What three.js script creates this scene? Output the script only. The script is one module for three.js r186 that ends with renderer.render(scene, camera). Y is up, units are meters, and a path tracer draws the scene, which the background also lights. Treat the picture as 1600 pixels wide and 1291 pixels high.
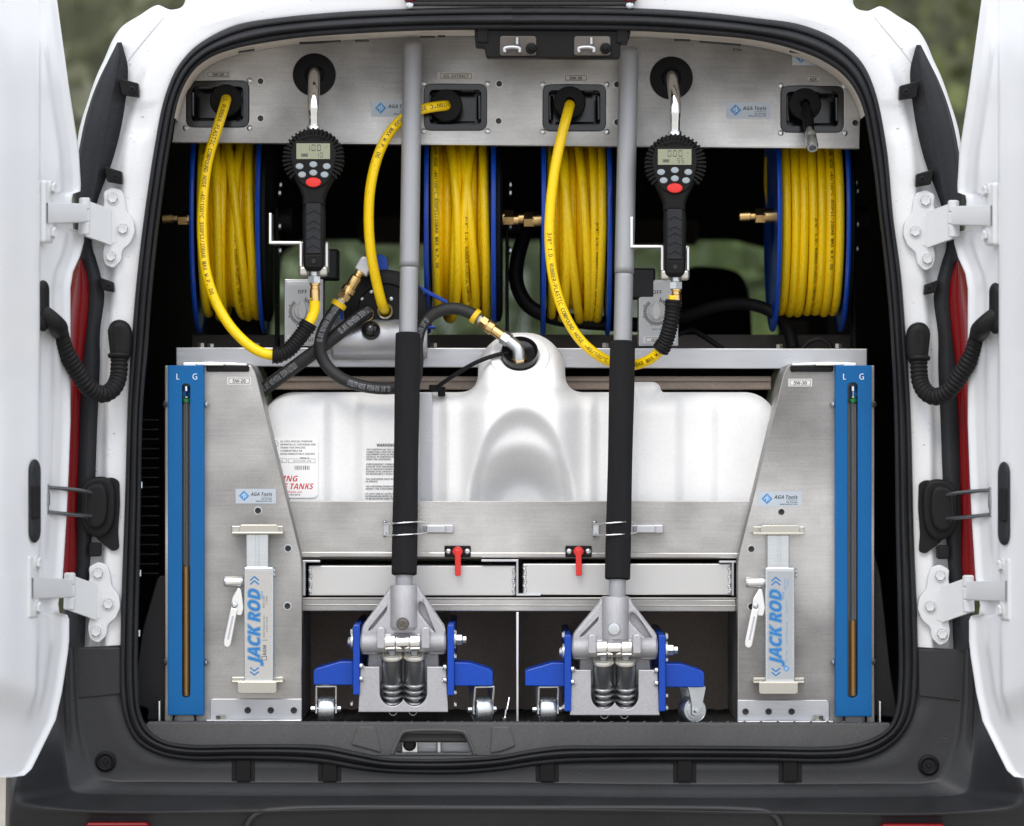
import * as THREE from 'three';
import { mergeGeometries, toCreasedNormals, mergeVertices } from 'three/addons/utils/BufferGeometryUtils.js';
import { RoundedBoxGeometry } from 'three/addons/geometries/RoundedBoxGeometry.js';

// ---------------------------------------------------------------- camera, sky, sun, exposure
const D = 6.5, CY = 1.1;                                   // camera distance from the van's rear face (z = 0) and its height
const scene = new THREE.Scene();
const camera = new THREE.PerspectiveCamera(2 * Math.atan(0.6455 / D) * 180 / Math.PI, 1024 / 826, 0.05, 300);
camera.position.set(0, CY, D); camera.lookAt(0, CY, 0);
camera.focus = D + 0.12; camera.userData.fStop = 4;
const renderer = new THREE.WebGLRenderer({ antialias: true });
renderer.toneMapping = THREE.LinearToneMapping; renderer.toneMappingExposure = 1.5;
renderer.shadowMap.enabled = true;
{ // one overcast sky
  const W = 128, H = 64, d = new Float32Array(W * H * 4);
  for (let y = 0; y < H; y++) for (let x = 0; x < W; x++) {
    const el = ((y + 0.5) / H - 0.5) * Math.PI, s = Math.sin(el), i = (y * W + x) * 4;
    const a = (x / W) * Math.PI * 2, cl = 1 + 0.10 * Math.sin(a * 3 + 1) * Math.cos(el * 5) + 0.06 * Math.sin(a * 7 + el * 9);
    const L = s > 0 ? (0.58 + 0.42 * s) * 5.4 * cl : 1.0;
    d[i] = L * 0.95; d[i + 1] = L * 0.985; d[i + 2] = L * 1.05; d[i + 3] = 1;
  }
  const t = new THREE.DataTexture(d, W, H, THREE.RGBAFormat, THREE.FloatType);
  t.mapping = THREE.EquirectangularReflectionMapping; t.magFilter = t.minFilter = THREE.LinearFilter; t.wrapS = THREE.RepeatWrapping; t.needsUpdate = true;
  scene.background = t; scene.environment = t; scene.environmentIntensity = 0.3; scene.backgroundIntensity = 0.3;
}
const sun = new THREE.DirectionalLight(0xfff4e6, 0.7);
sun.position.set(-1.5, 8, 6.5); sun.target.position.set(0, 1, 0); sun.castShadow = true; sun.shadow.radius = 36; sun.shadow.mapSize.set(2048, 2048);
Object.assign(sun.shadow.camera, { left: -4, right: 4, top: 4, bottom: -4, near: 1, far: 30 });
scene.add(sun, sun.target);

// ---------------------------------------------------------------- helpers
const V3 = THREE.Vector3, V2 = THREE.Vector2;
const S = (z) => (D - z) / D / 1000;                     // metres per drawing unit (1 unit = 1 mm at the rear face) at depth z
const P = (x, y, z = 0) => new V3((x - 800) * S(z), CY + (645.5 - y) * S(z), z);
let seed = 7; const rnd = () => { seed = (seed * 1664525 + 1013904223) >>> 0; return seed / 4294967296; };
const lerp = THREE.MathUtils.lerp, clamp = THREE.MathUtils.clamp;
const sst = (a, b, x) => { const t = clamp((x - a) / (b - a), 0, 1); return t * t * (3 - 2 * t); };
function clean(g) {
  g = g.index ? g.toNonIndexed() : g;
  for (const k of Object.keys(g.attributes)) if (!['position', 'normal', 'uv'].includes(k)) g.deleteAttribute(k);
  g.clearGroups(); return g;
}
const merge = (l) => (l.length === 1 ? l[0] : mergeGeometries(l.map(clean), false));
const used = new Map();
function numbered(n) { const k = used.get(n) || 0; used.set(n, k + 1); return k ? n + '_' + String(k).padStart(3, '0') : n; }
const things = [];
function thing(name, label, category, group) {
  const o = new THREE.Group(); o.name = numbered(name); o.userData = { label, category }; if (group) o.userData.group = group;
  scene.add(o); things.push(o); return o;
}
function mesh(name, geo, mat, parent, label) {
  const m = new THREE.Mesh(Array.isArray(geo) ? merge(geo) : geo, mat); m.name = name; m.castShadow = m.receiveShadow = true;
  if (label) m.userData.label = label; parent.add(m); return m;
}
function settle() {                                       // moves every thing's origin to its base
  for (const t of things) {
    const b = new THREE.Box3().setFromObject(t), p = new V3((b.min.x + b.max.x) / 2, b.min.y, (b.min.z + b.max.z) / 2);
    t.position.copy(p); for (const c of t.children) c.position.sub(p);
  }
}
function rounded(pts, r) {                                // closed outline of V2 with rounded corners
  const s = new THREE.Path(), n = pts.length;
  for (let i = 0; i < n; i++) {
    const a = pts[(i + n - 1) % n], b = pts[i], c = pts[(i + 1) % n], R = Array.isArray(r) ? r[i] : r;
    const k1 = Math.min(R, a.distanceTo(b) * 0.49), k2 = Math.min(R, b.distanceTo(c) * 0.49);
    const p = b.clone().lerp(a, R ? k1 / a.distanceTo(b) : 0), q = b.clone().lerp(c, R ? k2 / b.distanceTo(c) : 0);
    i ? s.lineTo(p.x, p.y) : s.moveTo(p.x, p.y);
    if (R) s.quadraticCurveTo(b.x, b.y, q.x, q.y);
  }
  s.closePath(); return s;
}
const crease = (g, k) => { g.scale(1000, 1000, 1000); const h = toCreasedNormals(g, k); h.scale(0.001, 0.001, 0.001); return h; };
const dedupe = (l) => { const o = []; for (const p of l) if (!o.length || p.distanceTo(o[o.length - 1]) > 2e-6) o.push(p); while (o.length > 3 && o[0].distanceTo(o[o.length - 1]) < 2e-6) o.pop(); return o; };
// outline in drawing units -> solid whose front is at depth z
function ext(pts, z, depth, o = {}) {
  const s = S(z), v = (p) => new V2((p[0] - 800) * s, CY + (645.5 - p[1]) * s), b0 = o.b === undefined ? 0.001 : o.b, rr = (x) => (x ? Math.max(x * s, b0 * 1.7) : 0), path = (q, r) => rounded(q.map(v), Array.isArray(r) ? r.map(rr) : rr(r || 0));
  const shape = new THREE.Shape(path(pts, o.r).getPoints(o.cs || 6));
  shape.curves.length = 0; shape.setFromPoints(dedupe(path(pts, o.r).getPoints(o.cs || 6)));
  for (const h of o.holes || []) shape.holes.push(new THREE.Path(dedupe(path(h.p || h, h.r).getPoints(o.cs || 6))));
  const b = o.b === undefined ? 0.001 : o.b;
  const g = new THREE.ExtrudeGeometry(shape, { depth: Math.max(1e-4, depth - 2 * b), bevelEnabled: b > 0, bevelThickness: b, bevelSize: b, bevelOffset: -b, bevelSegments: o.bs || 2, curveSegments: 6, steps: 1 });
  g.translate(0, 0, z - depth + b);
  const h = crease(g, o.crease || 0.3), p = h.attributes.position, q = h.attributes.normal;
  for (let i = 0; i < p.count; i += 3) { const z0 = p.getZ(i); if (Math.abs(p.getZ(i + 1) - z0) < 1e-7 && Math.abs(p.getZ(i + 2) - z0) < 1e-7) { const s1 = z0 > z - depth / 2 ? 1 : -1; for (let k = 0; k < 3; k++) q.setXYZ(i + k, 0, 0, s1); } } // flat caps stay flat
  return h;
}
const rect = (x0, y0, x1, y1) => [[x0, y0], [x1, y0], [x1, y1], [x0, y1]];
const pbox = (x0, y0, x1, y1, z, depth, o) => ext(rect(x0, y0, x1, y1), z, depth, o);
const circ = (x, y, r, n = 24, ry = r, a0 = 0, a1 = Math.PI * 2) => Array.from({ length: n }, (_, i) => { const a = a0 + (a1 - a0) * i / (a1 - a0 > 6.2 ? n : n - 1); return [x + r * Math.cos(a), y + ry * Math.sin(a)]; });
function lath(prof, at, dir, seg = 24, ang = 0.6) {    // turned about dir, profile [radius, height] in metres
  let g = new THREE.LatheGeometry(prof.map((p) => new V2(Math.max(p[0], 1e-5), p[1])), seg);
  g = crease(g, ang);
  g.applyQuaternion(new THREE.Quaternion().setFromUnitVectors(new V3(0, 1, 0), dir.clone().normalize())); g.translate(at.x, at.y, at.z); return g;
}
const ZP = new V3(0, 0, 1), XP = new V3(1, 0, 0), YP = new V3(0, 1, 0);
function cyl(a, b, r, r2 = r, seg = 20, c = 0.0008) {
  const L = a.distanceTo(b); c = Math.min(c, r * 0.4, L * 0.3);
  return lath([[0, 0], [r - c, 0], [r, c], [r2, L - c], [r2 - c, L], [0, L]], a, b.clone().sub(a), seg);
}
function tube(pts, r, o = {}) {
  const c = new THREE.CatmullRomCurve3(pts, false, 'centripetal'), n = o.n || pts.length * 10, m = o.m || 14, L = c.getLength();
  const pos = [], uv = [], idx = []; let prev = null; const ref = new V3(0, 0, 1);
  for (let i = 0; i <= n; i++) {
    const t = i / n, p = c.getPointAt(t), T = c.getTangentAt(t);
    let N = ref.clone().addScaledVector(T, -ref.dot(T));
    if (N.length() < 0.3) { N = (prev || new V3(0, 1, 0.01)).clone(); N.addScaledVector(T, -N.dot(T)); }
    N.normalize(); prev = N; const B = T.clone().cross(N), R = typeof r === 'function' ? r(t, t * L) : r;
    for (let j = 0; j <= m; j++) {
      const a = j / m * Math.PI * 2, q = p.clone().addScaledVector(N, -Math.cos(a) * R).addScaledVector(B, Math.sin(a) * R);
      pos.push(q.x, q.y, q.z); uv.push(t * L, j / m);
    }
  }
  for (let i = 0; i < n; i++) for (let j = 0; j < m; j++) { const a = i * (m + 1) + j, b = a + m + 1; idx.push(a, b, a + 1, b, b + 1, a + 1); }
  for (const e of [0, n]) { const k = pos.length / 3, p = c.getPointAt(e / n); pos.push(p.x, p.y, p.z); uv.push(0, 0); for (let j = 0; j < m; j++) { const a = e * (m + 1) + j; e ? idx.push(a, k, a + 1) : idx.push(a, a + 1, k); } }
  const g = new THREE.BufferGeometry(); g.setAttribute('position', new THREE.Float32BufferAttribute(pos, 3)); g.setAttribute('uv', new THREE.Float32BufferAttribute(uv, 2)); g.setIndex(idx);
  g.computeVertexNormals();
  const nr = g.attributes.normal;                          // close the seam
  for (let i = 0; i <= n; i++) { const a = i * (m + 1), b = a + m, v = new V3(nr.getX(a) + nr.getX(b), nr.getY(a) + nr.getY(b), nr.getZ(a) + nr.getZ(b)).normalize(); nr.setXYZ(a, v.x, v.y, v.z); nr.setXYZ(b, v.x, v.y, v.z); }
  return g;
}
function sub(pts, t0, t1) { const c = new THREE.CatmullRomCurve3(pts, false, 'centripetal'); return Array.from({ length: 14 }, (_, i) => c.getPointAt(lerp(t0, t1, i / 13))); }
function prism(q, th) {                                   // four corners (a top, b top, a bottom, b bottom) thickened by vector th
  const g = new THREE.BoxGeometry(1, 1, 1), p = g.attributes.position;
  for (let i = 0; i < p.count; i++) { const u = p.getX(i) + 0.5, v = 0.5 - p.getY(i), w = p.getZ(i) - 0.5, t = q[0].clone().lerp(q[1], u), s = q[2].clone().lerp(q[3], u); t.lerp(s, v).addScaledVector(th, w + 1); p.setXYZ(i, t.x, t.y, t.z); }
  const h = g.toNonIndexed(); h.computeVertexNormals(); return h;
}
function grid(rows, closed = false) {                     // smooth sheet through rows of V3
  const R = rows.length, C = rows[0].length, pos = [], uv = [], idx = [], cu = [0], cv = [0], mid = rows[R >> 1];
  for (let j = 1; j <= C; j++) cu.push(cu[j - 1] + mid[j % C].distanceTo(mid[j - 1]));
  for (let i = 1; i < R; i++) cv.push(cv[i - 1] + rows[i][C >> 1].distanceTo(rows[i - 1][C >> 1]));
  const CC = closed ? C + 1 : C;
  for (let i = 0; i < R; i++) for (let j = 0; j < CC; j++) { const p = rows[i][j % C]; pos.push(p.x, p.y, p.z); uv.push(cu[j], cv[i]); }
  for (let i = 0; i < R - 1; i++) for (let j = 0; j < CC - 1; j++) { const a = i * CC + j, b = a + CC; idx.push(a, a + 1, b, a + 1, b + 1, b); }
  const g = new THREE.BufferGeometry(); g.setAttribute('position', new THREE.Float32BufferAttribute(pos, 3)); g.setAttribute('uv', new THREE.Float32BufferAttribute(uv, 2)); g.setIndex(idx);
  g.computeVertexNormals(); return g;
}
const pl = (list, y) => { for (let i = 1; i < list.length; i++) if (y <= list[i][1]) { const a = list[i - 1], b = list[i], t = clamp((y - a[1]) / Math.max(1e-6, b[1] - a[1]), 0, 1); return lerp(a[0], b[0], t); } return list[list.length - 1][0]; };
const bx = (p, w, h, d, r = 0.002) => { const g = new RoundedBoxGeometry(w, h, d, 2, Math.min(r, w / 2.1, h / 2.1, d / 2.1)); g.translate(p.x, p.y, p.z); return g; };

// ---------------------------------------------------------------- textures and materials
const hash = (x, y, s) => { let h = Math.imul(x, 374761393) ^ Math.imul(y, 668265263) ^ Math.imul(s, 2147483647 ^ 0x5bd1e995); h = Math.imul(h ^ (h >>> 13), 1274126177); return ((h ^ (h >>> 16)) >>> 0) / 4294967296; };
function vn(x, y, per, s) {                               // tileable value noise with period per
  const xi = Math.floor(x), yi = Math.floor(y), fx = x - xi, fy = y - yi, u = fx * fx * (3 - 2 * fx), v = fy * fy * (3 - 2 * fy), w = (a) => ((a % per) + per) % per;
  return lerp(lerp(hash(w(xi), w(yi), s), hash(w(xi + 1), w(yi), s), u), lerp(hash(w(xi), w(yi + 1), s), hash(w(xi + 1), w(yi + 1), s), u), v);
}
const fbm = (x, y, f, s, o = 4) => { let a = 0, k = 0.5, n = 0; for (let i = 0; i < o; i++) { a += k * vn(x * f, y * f, f, s + i); n += k; k *= 0.55; f *= 2; } return a / n; };
function tex(n, size, srgb, fn) {                         // fn(u, v) -> grey or [r, g, b], 0..1; tile of `size` metres
  const d = new Uint8Array(n * n * 4);
  for (let y = 0; y < n; y++) for (let x = 0; x < n; x++) { const c = fn(x / n, y / n, x, y), i = (y * n + x) * 4, q = (k) => clamp(Math.round((c.length ? c[k] : c) * 255), 0, 255); d[i] = q(0); d[i + 1] = q(1); d[i + 2] = q(2); d[i + 3] = 255; }
  const t = new THREE.DataTexture(d, n, n, THREE.RGBAFormat); t.wrapS = t.wrapT = THREE.RepeatWrapping; t.magFilter = THREE.LinearFilter; t.minFilter = THREE.LinearMipmapLinearFilter; t.generateMipmaps = true;
  if (srgb) t.colorSpace = THREE.SRGBColorSpace; t.repeat.set(1 / size, 1 / size); t.needsUpdate = true; return t;
}
function canvasTex(w, h, draw) {
  const c = document.createElement('canvas'); c.width = w; c.height = h; const x = c.getContext('2d'); draw(x, w, h);
  const t = new THREE.CanvasTexture(c); t.colorSpace = THREE.SRGBColorSpace; t.anisotropy = 8; return t;
}
const lin = (r, g, b) => new THREE.Color().setRGB(r, g, b);
const M = (o, phys) => new (phys ? THREE.MeshPhysicalMaterial : THREE.MeshStandardMaterial)({ side: THREE.DoubleSide, ...o });
const scratches = (n, count, s) => { const A = new Float32Array(n * n), r = () => { s = (s * 1664525 + 1013904223) >>> 0; return s / 4294967296; }; for (let k = 0; k < count; k++) { let x = r() * n, y = r() * n; const t = r() * 6.28, L = 8 + 60 * r() * r(), w = (r() < 0.7 ? 1 : -1) * (0.2 + 0.5 * r()); for (let q = 0; q < L; q++) { A[(((y | 0) + n) % n) * n + (((x | 0) + n) % n)] = w; x = (x + Math.cos(t) + n) % n; y = (y + Math.sin(t) + n) % n; } } return A; };
const sc1 = scratches(1024, 70, 21), steelBase = 0.63;
const steelTone = (u, v, x, y) => steelBase + 0.40 * (fbm(u, v, 4, 1, 4) - 0.5) + 0.035 * (vn(u * 330, v * 330, 330, 9) - 0.5) + 0.03 * (vn(u * 12, v * 300, 300, 19) - 0.5) + 0.07 * sc1[y * 1024 + x];
const steelMap = tex(1024, 0.55, true, (u, v, x, y) => { const k = steelTone(u, v, x, y); return [k, k * 0.99, k * 0.975]; });
const steelRough = tex(512, 0.55, false, (u, v) => 0.42 + 0.6 * (fbm(u, v, 3, 31, 4) - 0.5) + 0.05 * (vn(u * 170, v * 170, 170, 5) - 0.5));
const grainBump = tex(512, 0.08, false, (u, v) => 0.5 * vn(u * 128, v * 128, 128, 3) + 0.5 * vn(u * 60, v * 60, 60, 4));
const brushed = tex(512, 0.25, false, (u, v) => 0.42 + 0.25 * (vn(u * 6, v * 256, 256, 8) - 0.5) + 0.3 * (fbm(u, v, 4, 55, 3) - 0.5));
const drops = (() => { // sparse rain beads and dust on the paint
  const n = 1024, a = new Float32Array(n * n); let s = 3; const r = () => { s = (s * 1664525 + 1013904223) >>> 0; return s / 4294967296; };
  for (let k = 0; k < 620; k++) { const cx = r() * n, cy = r() * n, R = 1 + 3.2 * r() * r(); for (let y = -5; y <= 5; y++) for (let x = -5; x <= 5; x++) { const q = 1 - (x * x + y * y) / (R * R); if (q > 0) { const i = (((cy + y + n) | 0) % n) * n + (((cx + x + n) | 0) % n); a[i] = Math.max(a[i], Math.sqrt(q) * R / 4); } } }
  return tex(n, 0.5, false, (u, v, x, y) => 0.3 + a[y * n + x] * 0.6 + 0.05 * (fbm(u, v, 6, 77, 3) - 0.5));
})();
const dustMap = (r, g, b, amt, s) => tex(512, 0.4, true, (u, v) => { const c = fbm(u, v, 5, s, 4), d = vn(u * 200, v * 200, 200, s + 9), sp = hash((u * 512) | 0, (v * 512) | 0, s + 3) > 0.9975 ? 0.14 : 0, k = 1 + amt * (c - 0.5) + amt * 0.5 * (d - 0.5); return [r * k + sp, g * k + sp, b * k + sp]; });
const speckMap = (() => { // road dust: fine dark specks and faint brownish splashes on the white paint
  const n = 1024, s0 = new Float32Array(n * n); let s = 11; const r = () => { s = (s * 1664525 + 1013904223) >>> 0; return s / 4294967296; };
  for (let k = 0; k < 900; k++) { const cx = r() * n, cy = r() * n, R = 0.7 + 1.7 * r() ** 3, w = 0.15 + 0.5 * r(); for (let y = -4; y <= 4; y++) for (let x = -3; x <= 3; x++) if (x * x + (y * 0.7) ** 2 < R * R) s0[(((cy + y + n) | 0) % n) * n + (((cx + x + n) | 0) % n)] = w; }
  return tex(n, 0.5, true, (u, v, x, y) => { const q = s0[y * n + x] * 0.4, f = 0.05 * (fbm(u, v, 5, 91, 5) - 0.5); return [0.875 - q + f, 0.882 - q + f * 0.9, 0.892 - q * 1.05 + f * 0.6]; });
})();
const paint = M({ color: lin(0.76, 0.775, 0.80), roughness: 0.34, clearcoat: 0.5, clearcoatRoughness: 0.12, bumpMap: drops, bumpScale: 0.0009 }, true);
const castWhite = M({ color: lin(0.62, 0.635, 0.65), roughness: 0.45, bumpMap: grainBump, bumpScale: 0.0002 });
const steel = M({ map: steelMap, roughnessMap: steelRough, roughness: 1, metalness: 0.9 });
const drawerAlu = M({ color: lin(0.60, 0.595, 0.585), roughnessMap: steelRough, roughness: 1.1, metalness: 0.85 });
const gaugeBack = M({ color: lin(0.16, 0.155, 0.145), roughness: 0.4, metalness: 0.8 });
const steelDark = M({ map: steelMap, color: lin(0.34, 0.31, 0.29), roughness: 0.6, metalness: 0.7 });
const alu = M({ color: lin(0.50, 0.51, 0.535), roughnessMap: brushed, roughness: 0.95, metalness: 0.8 });
const aluBright = M({ color: lin(0.86, 0.86, 0.85), roughness: 0.3, metalness: 0.85 });
const zinc = M({ color: lin(0.60, 0.63, 0.65), roughnessMap: brushed, roughness: 0.7, metalness: 0.95 });
const zincYellow = M({ color: lin(0.50, 0.485, 0.435), roughness: 0.32, metalness: 0.9 });
const chrome = M({ color: lin(0.86, 0.87, 0.88), roughness: 0.09, metalness: 1 });
const brass = M({ color: lin(0.80, 0.55, 0.24), roughness: 0.24, metalness: 1 });
const castSilver = M({ map: dustMap(0.685, 0.685, 0.70, 0.12, 93), roughness: 0.42, metalness: 0.55, bumpMap: grainBump, bumpScale: 0.00025 });
const postSilver = M({ color: lin(0.38, 0.39, 0.41), roughness: 0.4, metalness: 0.5, bumpMap: grainBump, bumpScale: 0.0003 });
const darkSteel = M({ color: lin(0.30, 0.31, 0.32), roughness: 0.27, metalness: 0.9 });
const foam = M({ map: dustMap(0.140, 0.140, 0.147, 0.25, 41), roughness: 0.9, bumpMap: grainBump, bumpScale: 0.0006 , specularIntensity: 0.32 }, true);
const rubber = M({ map: dustMap(0.163, 0.165, 0.176, 0.35, 43), roughness: 0.55 , specularIntensity: 0.32 }, true);
const rubberBlack = M({ color: lin(0.010, 0.010, 0.011), roughness: 0.5 , specularIntensity: 0.32 }, true);
const plastic = M({ color: lin(0.007, 0.007, 0.0075), roughness: 0.42, bumpMap: grainBump, bumpScale: 0.0002 , specularIntensity: 0.32 }, true);
const plasticGloss = M({ color: lin(0.008, 0.008, 0.009), roughness: 0.14 });
const trimGrey = M({ map: dustMap(0.153, 0.158, 0.171, 0.3, 45), roughness: 0.5, bumpMap: drops, bumpScale: 0.0006 , specularIntensity: 0.4 }, true);
const bumperGrey = M({ map: dustMap(0.125, 0.128, 0.138, 0.4, 47), roughness: 0.46, bumpMap: drops, bumpScale: 0.0006 , specularIntensity: 0.8 }, true);
const sillGrey = M({ map: dustMap(0.317, 0.317, 0.321, 0.16, 49), roughness: 0.6, bumpMap: grainBump, bumpScale: 0.00012 , specularIntensity: 0.32 }, true);
const interior = M({ color: lin(0.028, 0.030, 0.030), roughness: 0.9 });
const darkWall = M({ map: dustMap(0.60, 0.545, 0.50, 0.2, 51), roughness: 0.6, metalness: 0.2 });
const cream = M({ map: dustMap(0.84, 0.81, 0.77, 0.06, 53), roughness: 0.5 });
const bluePaint = M({ map: dustMap(0.013, 0.25, 0.65, 0.14, 95), roughness: 0.35, specularIntensity: 0.5, clearcoat: 0.2, clearcoatRoughness: 0.15 }, true);
const gaugeBlue = M({ map: dustMap(0.013, 0.367, 0.61, 0.06, 97), roughness: 0.5, specularIntensity: 0.5 }, true);
const hdpe = M({ map: dustMap(0.935, 0.938, 0.942, 0.05, 87), roughness: 0.7, specularIntensity: 0.25, bumpMap: grainBump, bumpScale: 0.0001 }, true);
const redLens = M({ color: lin(0.15, 0.0004, 0.002), roughness: 0.25, specularIntensity: 0.4 }, true);
const blackBolt = M({ color: lin(0.035, 0.035, 0.037), roughness: 0.35, metalness: 0.5 });
const shadedDustyPaint = M({ map: speckMap, roughness: 0.42, clearcoat: 0.25, clearcoatRoughness: 0.2, bumpMap: drops, bumpScale: 0.0009 }, true);  // van paint with dust specks; base greyed slightly for the shade between the doors
const floorMat = M({ map: dustMap(0.15, 0.145, 0.14, 0.6, 85), roughness: 0.7 });
const redPaint = M({ color: lin(0.66, 0.02, 0.015), roughness: 0.3 });
const amber = M({ color: lin(0.26, 0.13, 0.012), roughness: 0.15, clearcoat: 1 }, true);
const clearTube = M({ color: lin(0.95, 0.95, 0.93), roughness: 0.08, transmission: 1, thickness: 0, ior: 1.45 }, true);
const glass = M({ color: lin(0.86, 0.95, 0.89), roughness: 0.02, transmission: 1, thickness: 0 }, true);
const yellowPlain = M({ color: lin(0.78, 0.50, 0.008), roughness: 0.36 });
const HOSE_TEXT = '3/8" I.D. RUBBER-PLASTIC COMPOUND HOSE -40/100°C 300PSI/20BAR MAX W.P. DG';
const hoseTex = canvasTex(2048, 128, (x, w, h) => {
  x.fillStyle = '#fad203'; x.fillRect(0, 0, w, h); let s = 5; const r = () => { s = (s * 1664525 + 1013904223) >>> 0; return s / 4294967296; };
  for (let k = 0; k < 700; k++) { x.fillStyle = `rgba(${60 + 60 * r()},50,0,${0.04 + 0.13 * r()})`; x.fillRect(r() * w, r() * h, 2 + 14 * r(), 1 + 3 * r()); }
  x.fillStyle = '#0e0a00'; x.font = 'bold 27px monospace'; x.textBaseline = 'middle'; x.textAlign = 'left'; x.save(); x.scale(1, 0.8); x.fillText(HOSE_TEXT, 30, 64 / 0.8, w - 380); x.restore();
});
hoseTex.wrapS = hoseTex.wrapT = THREE.RepeatWrapping;
function hoseMat(off, v = 0) { const t = hoseTex.clone(); t.repeat.set(1 / 0.62, 1); t.offset.set(off, v); t.needsUpdate = true; return M({ map: t, roughness: 0.36 }); }
const hoseMats = [0.0, 0.31, 0.62].map((o) => hoseMat(o));
function ringMat(off) { const t = hoseTex.clone(); t.repeat.set(1.67, 1); t.offset.set(off, (off * 7 % 1 - 0.5) * 0.36); t.needsUpdate = true; return M({ map: t, roughness: 0.36 }); }
const plainTex = canvasTex(1024, 128, (x, w, h) => { x.fillStyle = '#fad203'; x.fillRect(0, 0, w, h); let s = 9; const r = () => { s = (s * 1664525 + 1013904223) >>> 0; return s / 4294967296; }; for (let k = 0; k < 420; k++) { x.fillStyle = `rgba(${60 + 60 * r()},50,0,${0.04 + 0.15 * r()})`; x.fillRect(r() * w, r() * h, 2 + 20 * r(), 1 + 3 * r()); } }); plainTex.wrapS = plainTex.wrapT = THREE.RepeatWrapping; plainTex.repeat.set(2.6, 1);
const yellowWorn = M({ map: plainTex, roughness: 0.34 });
const ringMats = [yellowWorn, ringMat(0.05), yellowWorn, yellowWorn, yellowWorn, ringMat(0.6)];
const blackHoseTex = canvasTex(1024, 64, (x, w, h) => { x.fillStyle = '#1d1d1f'; x.fillRect(0, 0, w, h); x.fillStyle = '#8d9096'; x.font = 'bold 15px sans-serif'; x.textBaseline = 'middle'; x.fillText('UTILITY HOSE  PUSH-ON  3/8" ID', 20, h / 2); x.fillText('UTILITY HOSE  PUSH-ON  3/8" ID', 540, h / 2); });
blackHoseTex.wrapS = blackHoseTex.wrapT = THREE.RepeatWrapping; blackHoseTex.repeat.set(1 / 0.3, 1);
const blackHoseMat = M({ map: blackHoseTex, roughness: 0.5, bumpMap: grainBump, bumpScale: 0.0002 });

// ---------------------------------------------------------------- small fittings
const hexG = merge([lath([[0, 0], [1.35, 0], [1.4, 0.1], [1.35, 0.22], [1, 0.24]], new V3(), ZP, 28), lath([[0.98, 0.2], [0.98, 0.75], [0.86, 0.86], [0.7, 0.86], [0.55, 0.8], [0, 0.8]], new V3(), ZP, 6)]);
const socketG = lath([[0, 0.2], [0.48, 0.2], [0.52, 0.7], [0.62, 0.74], [0.92, 0.7], [1, 0.55], [1, 0]], new V3(), ZP, 24);
const buttonG = lath([[1, 0], [0.96, 0.25], [0.7, 0.5], [0.42, 0.58], [0.36, 0.4], [0, 0.4]], new V3(), ZP, 24);
const collarG = lath([[1.0, 0], [1.0, 0.2], [0.92, 0.28], [0.62, 0.28], [0.6, 0.1], [0, 0.1]], new V3(), ZP, 24);
const nutG = merge([lath([[1.25, 0], [1.25, 0.15], [0, 0.15]], new V3(), ZP, 24), lath([[1, 0.1], [1, 0.8], [0.9, 0.9], [0.5, 0.9], [0.5, 0.6], [0, 0.6]], new V3(), ZP, 6)]);
function fix(parent, name, geo, mat, x, y, z, r, turn = 0, dir) {
  const m = mesh(name, geo, mat, parent); m.position.copy(P(x, y, z)); m.scale.setScalar(r * S(z)); if (dir) m.quaternion.setFromUnitVectors(ZP, dir.clone().normalize()); else m.rotation.z = turn; return m;
}
function screw(parent, x, y, z, r = 5) { const m = fix(parent, 'screw', buttonG, zinc, x, y, z, r, rnd() * 3); return m; }
function socket(parent, x, y, z, r = 5, ring = true) { const m = fix(parent, 'bolt', socketG, blackBolt, x, y, z, r, rnd() * 3); return m; }
const hexBolt = (parent, x, y, z, r, mat = castWhite) => fix(parent, 'bolt', hexG, mat, x, y, z, r, rnd());
function plate(name, x0, y0, x1, y1, z, w, h, draw, parent, o = {}) { // a flat printed sticker
  const s = S(z), g = new THREE.PlaneGeometry((x1 - x0) * s, (y1 - y0) * s), c = P((x0 + x1) / 2, (y0 + y1) / 2, z); g.translate(c.x, c.y, c.z);
  const m = M({ map: canvasTex(w, h, draw), roughness: o.rough || 0.45, ...(o.alpha ? { transparent: true, alphaTest: 0.5 } : {}) });
  const k = mesh(name, g, m, parent, o.label); if (o.tilt) { k.geometry.translate(-c.x, -c.y, -c.z); k.position.copy(c); k.rotation.set(...o.tilt); } return k;
}
const tagDraw = (text, bg = '#c9c7c3') => (x, w, h) => { x.fillStyle = bg; x.fillRect(0, 0, w, h); x.strokeStyle = '#333'; x.lineWidth = 3; x.strokeRect(w * 0.07, h * 0.16, w * 0.86, h * 0.68); x.fillStyle = '#0c0c0c'; x.font = `bold ${h * 0.6}px sans-serif`; x.textAlign = 'center'; x.textBaseline = 'middle'; x.fillText(text, w / 2, h * 0.54, w * 0.8); };
const diamond = (x, cx, cy, r) => { x.fillStyle = '#3f83bd'; x.beginPath(); x.moveTo(cx, cy - r); x.lineTo(cx + r, cy); x.lineTo(cx, cy + r); x.lineTo(cx - r, cy); x.closePath(); x.fill(); x.strokeStyle = '#dfe9f2'; x.lineWidth = r * 0.09; x.beginPath(); x.moveTo(cx - r * 0.55, cy + r * 0.1); x.lineTo(cx - r * 0.12, cy - r * 0.35); x.lineTo(cx - r * 0.12, cy + r * 0.6); x.moveTo(cx + r * 0.12, cy - r * 0.62); x.lineTo(cx + r * 0.12, cy + r * 0.3); x.lineTo(cx + r * 0.55, cy - r * 0.08); x.moveTo(cx + r * 0.12, cy - r * 0.15); x.lineTo(cx + r * 0.4, cy - r * 0.3); x.stroke(); };
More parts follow.
